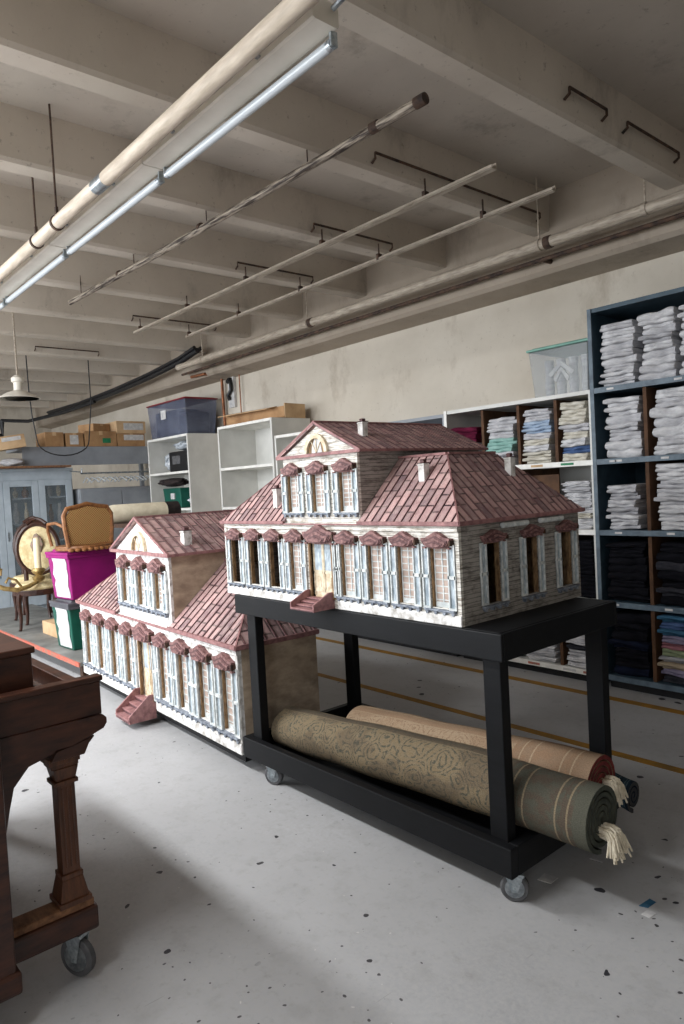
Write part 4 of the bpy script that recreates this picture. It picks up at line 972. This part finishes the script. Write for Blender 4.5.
m.build('folded_white_panel', M['paper'], b2)  # white chevron shape imitating a reflection on the clear plastic
b1 = empty('storage_bin', (-8.76, 4.74, 2.29)); tag(b1, 'large clear blue storage bin with dark red lid on the far white bookcase', 'storage bin')
open_bin(b1, 1.02, .42, .0, .45, .03, M['bin_blue'], M['red_lid'])
m = MB(); m.box(-.46, -.17, .01, .20, .17, .36); m.box(.22, -.17, .01, .46, .17, .30); m.build('contents', M['cloth_charcoal'], b1, .03)
m = MB(); m.box(-.14, -.236, .24, .0, -.242, .36); m.build('label', M['paper'], b1)

# far bookcases
def bookcase(x0, x1, top, ys, label, rows, mt='white_board'):
    r = empty('bookcase', (x0, ys, 0)); tag(r, label, 'bookcase'); W = x1-x0; D = SB-ys-.02; t = .03
    for a in (0, W-t): MB().box(a, 0, 0, a+t, D, top).build('side_panel', M[mt], r, .002)
    MB().box(t, D-.012, .03, W-t, D, top-.02).build('back_panel', M[mt], r)
    for z in rows + [top]: MB().box(t, 0.002, z-.03, W-t, D-.012, z).build('shelf' if z < top else 'top_board', M['white_edge'], r)
    return r
bookcase(-9.37, -8.205, 2.288, SF, 'white bookcase stuffed with bags and a green crate under the blue bin', [.35, .84, 1.32, 1.81])
bookcase(-7.46, -6.32, 2.288, SF, 'empty white bookcase under the long cardboard box', [.35, .84, 1.32, 1.79])
bookcase(-6.315, -5.25, 2.085, SF+.02, 'lower white bookcase beside the empty one, behind the model house', [.35, .84, 1.32, 1.62])
# contents of the first bookcase
def lump(m, c, r, seed, n=14):
    rng = random.Random(seed); ph = [rng.uniform(0, 6) for _ in range(6)]; rings = []
    for i in range(n+1):
        th = PI*i/n; pts = []
        for k in range(n*2):
            a = PI*k/n
            f = 1+.18*math.sin(3*a+ph[0]+th*2)+.13*math.sin(5*a+ph[1]-th*4)+.10*math.sin(9*a+ph[2]+th*7)+.06*math.sin(14*th+ph[3]+3*a)
            pts.append((c[0]+r[0]*f*math.sin(th)*math.cos(a), c[1]+r[1]*f*math.sin(th)*math.sin(a), c[2]+r[2]*math.cos(th)*(1+.1*math.sin(a*3+ph[4]))))
        rings.append(m.add(pts))
    for i in range(n):
        for k in range(n*2): m.face([rings[i]+k, rings[i]+(k+1) % (n*2), rings[i+1]+(k+1) % (n*2), rings[i+1]+k])
m = MB(); lump(m, (-9.08, 4.76, 1.96), (.15, .14, .135), 3); tag(m.build('plastic_bag', M['plastic_bag'], smooth=True), 'crumpled clear plastic bag stuffed in the upper left of the far bookcase', 'bag')
m = MB(); lump(m, (-8.66, 4.76, 2.165), (.28, .15, .065), 8); tag(m.build('plastic_bag', M['plastic_bag'], smooth=True), 'crumpled clear plastic bag lying over the black case in the bookcase', 'bag')
m = MB(); lump(m, (-8.42, 4.74, 1.42), (.10, .13, .09), 11); tag(m.build('plastic_bag', M['plastic_bag'], smooth=True), 'clear plastic bag at the right of the green crate', 'bag')
r = empty('black_case', (-8.60, 4.72, 1.812)); tag(r, 'black square case on the upper shelf of the far bookcase', 'case')
m = MB(); m.box(-.26, -.16, 0, .26, .18, .27); m.build('case_body', M['black'], r, .015)
m = MB(); m.box(-.16, -.165, .10, .06, -.16, .21); m.build('label_plate', M['rubber'], r)
r = empty('green_crate', (-8.80, 4.72, 1.322)); tag(r, 'dark green plastic crate on the lower shelf of the far bookcase', 'crate')
m = MB(); m.taper(-.24, -.16, .22, .16, 0, .27, .02); m.build('crate_body', M['green'], r, .01)
m = MB(); m.box(-.02, -.19, .12, .08, -.175, .20); m.build('label', M['paper'], r)
m = MB(); lump(m, (-8.86, 4.62, 1.672), (.33, .13, .055), 21, 20); tag(m.build('black_fur_cloth', M['dark_felt'], smooth=True), 'black fluffy cloth spilling out over the green crate', 'cloth')
# long cardboard box on the empty bookcase
r = empty('long_cardboard_box', (-6.85, 4.78, 2.29), math.radians(6)); tag(r, 'long open cardboard box lying on the empty white bookcase', 'box')
m = MB(); m.box(-.52, -.16, 0, .52, .16, .012); m.box(-.52, -.16, 0, .52, -.15, .13); m.box(-.52, .15, 0, .52, .16, .13); m.box(-.52, -.16, 0, -.51, .16, .10); m.build('box_body', M['cardboard'], r)
m = MB(); m.prism([(-.155, .13), (-.30, .10), (-.30, .107), (-.155, .138)], -.50, .40, lambda a, d, c: (d, a, c)); m.prism([(-.155, .0), (-.155, .16), (.155, .16), (.155, .0)], .515, .53, lambda a, d, c: (d, a, c)); m.build('flap', M['cardboard_light'], r)

# ------------------------------------------------------------------ far left: loft shelf with boxes, cabinet, hanger rack
loft = empty('loft_shelf', (-10.75, 3.0, 0)); tag(loft, 'grey painted loft shelf carrying cardboard boxes', 'shelf')
MB().box(0, 0, 2.22, .75, 2.05, 2.255).build('deck', M['grey_board'], loft)
MB().box(.72, 0, 1.995, .755, 2.05, 2.22).build('fascia', M['grey_board'], loft)
for y in (.70, 1.98): MB().box(.02, y, 0, .09, y+.05, 2.22).build('post', M['grey_board'], loft)
def carton(x, y, z, w, d, h, rz, label, mt='cardboard', lab=None):
    r = empty('cardboard_box', (x, y, z), rz); tag(r, label, 'box', 'cardboard boxes on the loft shelf')
    MB().box(-w/2, -d/2, 0, w/2, d/2, h).build('box_body', M[mt], r, .004)
    m = MB(); m.box(-w/2-.001, -.025, h, w/2+.001, .025, h+.0012); m.box(w/2, -.025, h*.75, w/2+.0012, .025, h+.001); m.build('tape', M['cardboard_light'], r)
    if lab: m = MB(); m.box(w/2, lab[1], lab[2], w/2+.003, lab[3], lab[4]); m.build('label', M[lab[0]], r)
    return r
Z0 = 2.257
carton(-10.2, 3.435, Z0, .40, .25, .20, 0, 'brown cardboard box on the loft shelf right of the long pale carton')
carton(-10.2, 3.71, Z0, .40, .25, .19, .02, 'brown cardboard box with a white shipping label on the loft shelf', 'cardboard', ('paper', -.07, .03, .05, .16))
carton(-10.2, 4.095, Z0, .40, .47, .22, 0, 'wide orange brown cardboard box with a green sticker', 'cardboard', ('green_label', .02, .05, .14, .12))
carton(-10.2, 4.555, Z0, .42, .42, .19, 0, 'lower of two stacked cardboard boxes beside the blue bin', 'cardboard', ('paper', -.12, .09, .19, .17))
carton(-10.2, 4.555, Z0+.192, .42, .46, .18, .02, 'upper of two stacked cardboard boxes beside the blue bin', 'cardboard_light', ('paper', -.12, .05, .19, .15))
carton(-10.3, 4.12, Z0+.222, .34, .30, .12, .3, 'small open cardboard box piled on the wide orange brown one')
r = empty('long_carton', (-9.95, 2.78, 2.21), 0); tag(r, 'long pale tan carton leaning over the cabinet at the left edge', 'box')
T = Matrix.Rotation(math.radians(9), 4, 'X')
MB().box(-.3, -1.6, .0, .25, .19, .17, T).build('box_body', M['cardboard_light'], r, .004)
m = MB(); m.box(.25, -.10, .10, .254, .14, .15, T); m.build('label', M['paper'], r)
r = tag(boxo('plank', M['worn_wood'], -10.15, 1.4, 1.962, -9.75, 3.55, 1.985), 'thin brown board lying on top of the grey cabinet', 'board')
m = MB(); lump(m, (-9.95, 2.85, 2.045), (.10, .15, .052), 5); tag(m.build('cloth_bundle', M['cloth_white'], smooth=True), 'white bundle of cloth lying on the cabinet top', 'cloth')

cab = empty('glass_door_cabinet', (-10.0, 3.64, 0)); tag(cab, 'pale grey cabinet with glass doors at the left edge', 'cabinet')
m = MB(); m.box(-.45, -1.85, .06, -.43, 0, 1.94); m.box(-.43, -.02, .06, -.0, 0, 1.94); m.box(-.43, -1.85, .06, -.0, -1.83, 1.94); m.box(-.43, -1.83, .06, -.02, -.02, .10); m.box(-.45, -1.86, 1.92, .015, .01, 1.96); m.box(-.43, -1.8, 0, -.03, -.04, .06)
m.box(-.02, -1.83, 1.80, 0, -.02, 1.92); m.build('cabinet_body', M['cab'], cab, .003)
for z in (.52, .95, 1.20, 1.55): MB().box(-.43, -1.83, z, -.03, -.02, z+.02).build('shelf', M['cab'], cab)
for i in range(4):
    y1 = -.02-.455*i; y0 = y1-.45; d_ = MB(); fw = .085
    d_.box(.0, y0, .10, .022, y0+fw, 1.80); d_.box(.0, y1-fw, .10, .022, y1, 1.80); d_.box(.0, y0+fw, 1.72, .022, y1-fw, 1.80); d_.box(.0, y0+fw, .10, .022, y1-fw, .52)
    do = d_.build('door', M['cab'], cab, .003)
    MB().box(.006, y0+fw, .52, .011, y1-fw, 1.72).build('glass_pane', M['glass'], do)
    MB().box(.022, y0+.02, 1.0, .035, y0+.035, 1.12).build('handle', M['steel'], do)
cc = random.Random(5)
names = [('vase', 'cream vase'), ('jar', 'brown jar'), ('jug', 'white jug')]
n_ = 0
for z, zn in ((.97, 'middle'), (1.22, 'upper'), (1.57, 'top')):
    for y, yn in ((2.92, 'left'), (3.05, 'centre'), (3.38, 'right'), (3.50, 'far right')):
        kind, nm = names[n_ % 3]; n_ += 1
        mt = ('cream', 'chair_wood', 'paper')[n_ % 3]; h = cc.uniform(.14, .24) if zn != 'upper' else cc.uniform(.2, .29); rr = cc.uniform(.03, .05)
        m = MB(); m.lathe([(rr*.6, 0), (rr, h*.25), (rr*.95, h*.5), (rr*.4, h*.75), (rr*.5, h)], (0, 0, 0), 14)
        o = m.build(kind, M[mt], smooth='angle', loc=(-10.18, y, z+.001))
        tag(o, '%s behind glass on the %s cabinet shelf, %s' % ({'cream': 'cream', 'chair_wood': 'brown', 'paper': 'white'}[mt]+' '+kind, zn, yn), kind, 'ornaments in the glass cabinet')
# hanger rack
rk = empty('hanger_rail', (-9.62, 3.62, 1.86)); tag(rk, 'metal rail with clear hangers below the loft shelf', 'rail')
m = MB(); m.tube([(0, 0, 0), (0, 1.2, 0)], .012, 8); m.tube([(0, .02, 0), (0, .02, .07)], .008, 6); m.tube([(0, 1.18, 0), (0, 1.18, .07)], .008, 6); m.tube([(0, 0, .02), (-.5, 0, .06)], .008, 6); m.tube([(0, 1.19, .02), (-.5, 1.19, .06)], .008, 6); m.build('rail_tube', M['steel'], rk, smooth='angle')
proto = None
for i in range(14):
    y = 3.70+.080*i
    if proto is None:
        m = MB(); m.tube([(0, 0, .0), (.016, 0, .016), (0, 0, .034), (-.016, 0, .016), (-.006, 0, -.01), (0, 0, -.05)], .003, 5)
        m.tube([(-.20, 0, -.115), (-.10, 0, -.075), (0, 0, -.05), (.10, 0, -.075), (.20, 0, -.115)], .010, 6)
        proto = m.build('clothes_hanger', M['clear'], smooth='angle'); o = proto
    else:
        o = proto.copy(); COL.objects.link(o)
    o.location = (-9.62, y, 1.853); o.rotation_euler = (0, 0, .12*((i*7) % 5-2)/2)
    tag(o, 'clear plastic hanger on the rail below the loft shelf', 'hanger', 'clear hangers on the metal rail')
r = empty('low_cabinet', (-9.95, 3.70, 0)); tag(r, 'low grey cupboard standing under the hanger rail', 'cupboard')
MB().box(-.5, 0, .05, 0, 1.25, 1.66).build('cupboard_body', M['grey_board'], r, .03)
for y in (.02, .63): MB().box(0, y, .1, .018, y+.60, 1.6).build('door', M['grey_board'], r, .004)
MB().box(-.47, .03, 0, -.03, 1.22, .05).build('plinth', M['black'], r)
# trestle with roll of felt
r = empty('work_table', (-7.05, 3.66, 0)); tag(r, 'dark work table behind the chairs carrying the felt roll', 'table')
MB().box(-.55, -.75, 1.20, .45, .75, 1.24).build('table_top', M['dark_wood'], r)
for x in (-.5, .38):
    for y in (-.7, .64): MB().box(x, y, 0, x+.05, y+.05, 1.20).build('leg', M['dark_wood'], r)
MB().box(-.5, -.72, .62, .42, .7, .65).build('lower_shelf', M['dark_wood'], r)
r = empty('fabric_roll', (-7.0, 3.24, 1.337)); tag(r, 'roll of cream felt with a dark cloth end on the work table', 'fabric roll')
R_ = .095
m = MB(); m.tube([(0, -.36, 0), (0, -.30, 0), (0, -.05, .004), (.0, .28, 0)], [R_*.86, R_, R_*.97, R_], 24); m.build('felt_wrap', M['felt'], r, smooth='angle')
m = MB(); m.tube([(0, .27, 0), (0, .42, 0)], R_*1.02, 24); m.build('dark_cloth_end', M['dark_felt'], r, smooth='angle')
m = MB(); m.tube([(0, .40, 0), (0, .4215, 0)], R_*.42, 18); m.build('cardboard_core', M['cardboard'], r, smooth='angle')

# ------------------------------------------------------------------ low platform with totes and chairs
pf = empty('low_platform', (-5.79, 2.07, 0)); tag(pf, 'low grey topped platform with red edge at the left', 'platform')
MB().box(-3.9, 0, .135, 0, .82, .17).build('platform_top', M['grey_top'], pf, .003)
MB().box(-3.9, -.012, .13, 0, -.0005, .168).build('red_edge', M['red_edge'], pf)
for x in (-3.7, -1.9, -.15):
    for y in (.05, .70): MB().box(x, y, 0, x+.06, y+.06, .135).build('leg', M['dark_wood'], pf)
def tote(x, y, z, mt, lid, label, rz):
    r = empty('storage_tote', (x, y, z), rz); tag(r, label, 'tote')
    m = MB(); m.taper(-.17, -.23, .17, .23, 0, .40, .03)
    for s in (-1, 1): m.box(-.12, s*.245-.01, .30, .12, s*.245+.01, .36)
    m.build('tote_body', M[mt], r, .012)
    m = MB(); m.box(-.215, -.275, .40, .215, .275, .425); m.box(-.21, -.27, .37, .21, -.262, .40); m.box(.202, -.27, .37, .21, .27, .40); m.taper(-.17, -.23, .17, .23, .425, .445, -.012); m.build('lid', M[lid], r, .008)
    # torn strip of white paper taped down the narrow side
    m = MB(); rng = random.Random(9)
    L_ = [(-.10+rng.uniform(-.02, .02), .02+.36*i/7) for i in range(8)]; R2 = [(.15+rng.uniform(-.02, .02), .02+.36*i/7) for i in range(8)]
    m.prism(L_+R2[::-1], -.001, -.004, lambda a, d, c: (a, -.232-.03*c/.4+d, c)); m.build('paper_strip', M['paper'], r)
    return r
TX, TY = -6.46, 2.42
tote(TX, TY, .171, 'green', 'grey_lid', 'dark green storage tote with grey lid, under the magenta one', .05)
tote(TX, TY, .619, 'purple', 'purple', 'magenta storage tote stacked on the green one', .12)

def framed_back(m, pts, r=.014): m.tube(pts, r, 8)
# armchair with cane back resting on the totes
cz = 1.066
ch = empty('cane_armchair', (-6.42, 2.40, cz), .05); tag(ch, 'carved wooden chair with woven cane back lying on the magenta tote', 'chair')
bw, bh = .215, .36
out = [(-bw*.92, .03), (-bw, .18), (-bw*1.02, .30), (-bw*.86, .36), (-bw*.45, .372), (0, .395), (bw*.45, .372), (bw*.86, .36), (bw*1.02, .30), (bw, .18), (bw*.92, .03), (bw*.5, .02), (0, .012), (-bw*.5, .02)]
X0 = .15
m = MB(); framed_back(m, [(X0-.03*(z/.4), y, z) for y, z in out+out[:2]], .022); m.build('back_frame', M['chair_wood'], ch, smooth='angle')
m = MB(); m.prism([(y*.93, .03+(z-.03)*.95) for y, z in out], X0-.016, X0-.006, lambda a, d, c: (d, a, c)); m.build('cane_panel', M['cane'], ch)
m = MB(); sp = [(.26*math.cos(a)*(1.0 if math.cos(a) > 0 else .8), .25*math.sin(a)) for a in [2*PI*i/28 for i in range(28)]]
m.prism([(x, y) for x, y in sp], -.012, .03, lambda a, d, c: (a, c, d)); so = m.build('seat', M['chair_wood'], ch, .01)
m = MB()
for i in range(-4, 5): m.lathe([(.004, -.02), (.026, -.012), (.03, 0), (.02, .012)], (.26-.0035*i*i, .05*i, 0), 10)
m.build('carved_apron', M['chair_wood'], ch, smooth='angle')
for s in (-1, 1):
    m = MB(); m.tube([(X0-.02, s*.22, .20), (.02, s*.25, .24), (-.10, s*.27, .23), (-.14, s*.26, .17), (-.12, s*.24, .03)], .014, 8); m.build('arm', M['chair_wood'], ch, smooth='angle')

def gilt_chair(x, y, rz, label):
    r = empty('upholstered_chair', (x, y, .171), rz); tag(r, label, 'chair', 'carved chairs with cream floral upholstery on the platform')
    ov = [(.21*math.cos(a), .82+.27*math.sin(a)) for a in [2*PI*i/28 for i in range(29)]]
    m = MB(); m.tube([(-.20-.10*(z-.5), yy, z) for yy, z in ov], .028, 8); 
    m.tube([(-.24, -.10, 1.09), (-.26, -.05, 1.13), (-.27, 0, 1.15), (-.26, .05, 1.13), (-.24, .10, 1.09)], .022, 8); m.tube([(-.19, -.13, .43), (-.20, -.13, .60)], .024, 8); m.tube([(-.19, .13, .43), (-.20, .13, .60)], .024, 8); m.build('back_frame', M['mahogany'], r, smooth='angle')
    m = MB(); b = m.add([(-.175, 0, .82)])
    rows = []
    for q, (f, dx) in enumerate(((.35, .006), (.7, .0), (.9, -.02), (.95, -.045))):
        rows.append(m.add([(-.165-.10*(z-.5)+dx, yy*f, .82+(z-.82)*f) for yy, z in ov[:-1]]))
    for k in range(28): m.face([b, rows[0]+k, rows[0]+(k+1) % 28])
    for a, c in zip(rows, rows[1:]):
        for k in range(28): m.face([a+k, a+(k+1) % 28, c+(k+1) % 28, c+k])
    m.face([rows[-1]+k for k in range(28)])
    bk = m.build('back_cushion', M['tapestry'], r, smooth='angle')
    m = MB(); lump(m, (-.182, 0, .86), (.012, .055, .12), 4, 10); m.build('embroidery', M['floral'], bk, smooth=True)
    m = MB(); st = [(.24*math.cos(a)+.02, .25*math.sin(a)) for a in [2*PI*i/24 for i in range(24)]]
    m.prism(st, .36, .42, lambda a, d, c: (a, c, d)); m.build('seat_rail', M['mahogany'], r, .01)
    m = MB(); m.lathe([(.225, .42), (.235, .44), (.20, .485), (.10, .50)], (.02, 0, 0), 24); m.build('seat_cushion', M['tapestry'], r, smooth='angle')
    for lx, ly in ((.18, .17), (.18, -.17), (-.16, .14), (-.16, -.14)):
        m = MB(); m.tube([(lx, ly, .38), (lx*1.06, ly*1.06, .28), (lx, ly, .12), (lx*1.05, ly*1.05, .02), (lx*1.1, ly*1.1, 0)], [.030, .026, .018, .015, .020], 8); m.build('leg', M['mahogany'], r, smooth='angle')
    return r
gilt_chair(-7.85, 2.42, math.radians(-22), 'dark wood chair with cream floral upholstery on the platform, left of the totes')
gilt_chair(-8.60, 2.60, math.radians(-25), 'second cream upholstered chair mostly hidden behind the totes')
# candle sconce lying on the chair
sc = empty('candle_sconce', (-7.62, 2.32, .675)); tag(sc, 'brass scroll arm candle sconce with ivory candle resting on the chair seat', 'sconce')
MB().lathe([(.034, .14), (.034, .40), (.030, .45), (.012, .46)], (0, .04, 0), 16).build('candle', M['candle'], sc, smooth='angle')
MB().lathe([(.03, .0), (.055, .02), (.065, .05), (.03, .07), (.05, .09), (.07, .115), (.06, .14), (.036, .145)], (0, .04, 0), 18).build('candle_cup', M['brass'], sc, smooth='angle')
m = MB(); m.tube([(0, .04, .01), (.05, -.08, -.03), (.08, -.20, -.05), (.06, -.32, -.02), (.04, -.42, .04), (.04, -.46, .13), (.04, -.40, .20), (.04, -.33, .17), (.04, -.34, .11)], [.02, .022, .024, .024, .022, .020, .018, .016, .014], 10)
m.tube([(.05, -.14, -.04), (.05, -.20, .05), (.05, -.27, .08), (.05, -.30, .03)], .013, 8); m.build('scroll_arm', M['brass'], sc, smooth='angle')
tag(boxo('cardboard_tray', M['cardboard_light'], -7.42, 2.30, .171, -7.0, 2.80, .30, bevel=.004), 'pale cardboard tray on the platform between the chair and the totes', 'box')

# ------------------------------------------------------------------ the old piano, left foreground
pn = empty('upright_piano', (-2.2, 0, 0)); tag(pn, 'old dark walnut upright piano on casters, left foreground', 'piano')
PL = -1.55
def pbox(name, x0, y0, z0, x1, y1, z1, mt='walnut', bevel=.004): return MB().box(x0, y0, z0, x1, y1, z1).build(name, M[mt], pn, bevel)
m = MB(); m.box(PL, -.10, .16, .06, .528, .92); m.build('lower_case', M['walnut'], pn, .006)
m = MB(); m.box(PL-.03, -.13, .92, .08, .50, .935); m.box(PL-.04, -.14, .935, .085, .50, .955); m.build('lid', M['walnut_v'], pn, .006)
# key bed with cheeks
for xa in (-.035, PL):
    m = MB(); m.box(xa, .528, .82, xa+.035, .845, .925)
    m.box(xa-.004, .528, .925, xa+.040, .853, .942)
    m.build('cheek', M['walnut'], pn, .003)
m = MB(); m.prism([(.528, .735), (.56, .745), (.74, .745), (.80, .76), (.845, .775), (.856, .79), (.856, .806), (.845, .818), (.528, .822)], PL-.006, .006, lambda a, d, c: (d, a, c)); m.build('key_bed', M['walnut'], pn)
m = MB(); m.box(PL+.035, .80, .822, -.035, .842, .90); m.build('key_slip', M['walnut'], pn, .003)
m = MB(); m.box(PL+.035, .528, .822, -.035, .80, .845); m.build('key_frame', M['dark_wood'], pn)
m = MB(); m.box(PL+.04, .50, .90, -.09, .672, 1.035); m.box(PL+.035, .46, 1.035, -.08, .68, 1.055); m.build('fallboard', M['walnut'], pn, .004)
m = MB(); m.prism([(.60, .845), (.78, .845), (.77, .87), (.72, .90), (.66, .90), (.62, .88)], -.16, -.05, lambda a, d, c: (d, a, c)); m.build('key_block', M['walnut'], pn, .004)
m = MB(); m.prism([(.56, .60), (.575, .66), (.62, .71), (.68, .725), (.80, .735), (.80, .748), (.528, .748), (.528, .45)], -.050, -.015, lambda a, d, c: (d, a, c)); m.build('arch_bracket', M['walnut'], pn, .003)
m = MB(); m.prism([(.70, .735), (.82, .755), (.80, .735), (.785, .705), (.68, .705)], -.075, -.005, lambda a, d, c: (d, a, c)); m.build('corbel', M['walnut'], pn, .003)
def column(x):
    m = MB(); w = .030; y = .728
    m.box(x-w-.012, y-w-.022, .690, x+w+.012, y+w+.014, .712); m.box(x-w-.006, y-w-.014, .676, x+w+.006, y+w+.010, .690)
    m.taper(x-w, y-w, x+w, y+w, .635, .676, .008); m.box(x-w-.006, y-w-.008, .622, x+w+.006, y+w+.006, .635)
    m.box(x-w+.003, y-w+.003, .34, x+w-.003, y+w-.003, .622)
    for k in (-1, 0, 1):
        m.box(x+w-.003, y+k*.015-.003, .36, x+w+.001, y+k*.015+.003, .61)
    m.box(x-w-.003, y-w-.003, .325, x+w+.003, y+w+.003, .34)
    m.taper(x-w-.014, y-w-.014, x+w+.014, y+w+.014, .262, .325, -.012); m.box(x-w-.020, y-w-.020, .245, x+w+.020, y+w+.020, .262)
    m.build('column', M['walnut_v'], pn, .003)
column(-.055); column(PL+.055)
for xa in (-.09, PL+.02):
    m = MB(); m.box(xa, .40, .145, xa+.088, .795, .222); m.build('toe_block', M['walnut'], pn, .010)
    m = MB(); m.box(xa+.005, .42, .222, xa+.080, .785, .245); m.build('toe_cap', M['worn_wood'], pn, .004)
m = MB(); m.box(PL, -.12, .10, .07, .54, .165); m.build('base_board', M['walnut'], pn, .010)
for (x, y, a) in ((-.045, .735, .5), (PL+.06, .72, .4), (-.10, -.05, .3), (PL+.1, -.05, .6)): caster(pn, x, y, a, .062 if y > .5 else .043, .145 if y > .5 else .10)

# ------------------------------------------------------------------ scraps on the floor
def scrap(x, y, pts, mt, label):
    m = MB(); m.prism(pts, 0, .0015, lambda a, d, c: (a, c, d)); o = m.build('paper_scrap', M[mt], loc=(x, y, .0005)); tag(o, label, 'scrap')
scrap(-1.50, 2.20, [(-.02, -.03), (.03, -.02), (.028, .03), (-.025, .025)], 'paper', 'pale paper scrap on the floor beside the cart wheel')
scrap(-1.44, 2.45, [(-.02, -.02), (.03, -.01), (.02, .02), (-.02, .03)], 'cloth_pale grey', 'grey paper scrap on the floor under the rug ends')
scrap(-1.17, 2.30, [(-.012, -.03), (.015, -.02), (.02, .03), (-.005, .035)], 'cloth_teal', 'blue paint scrap on the floor right of the rugs')
scrap(-1.14, 2.25, [(-.015, -.02), (.015, -.02), (.02, .02), (-.01, .02)], 'paper', 'small pale paper scrap touching the blue one')
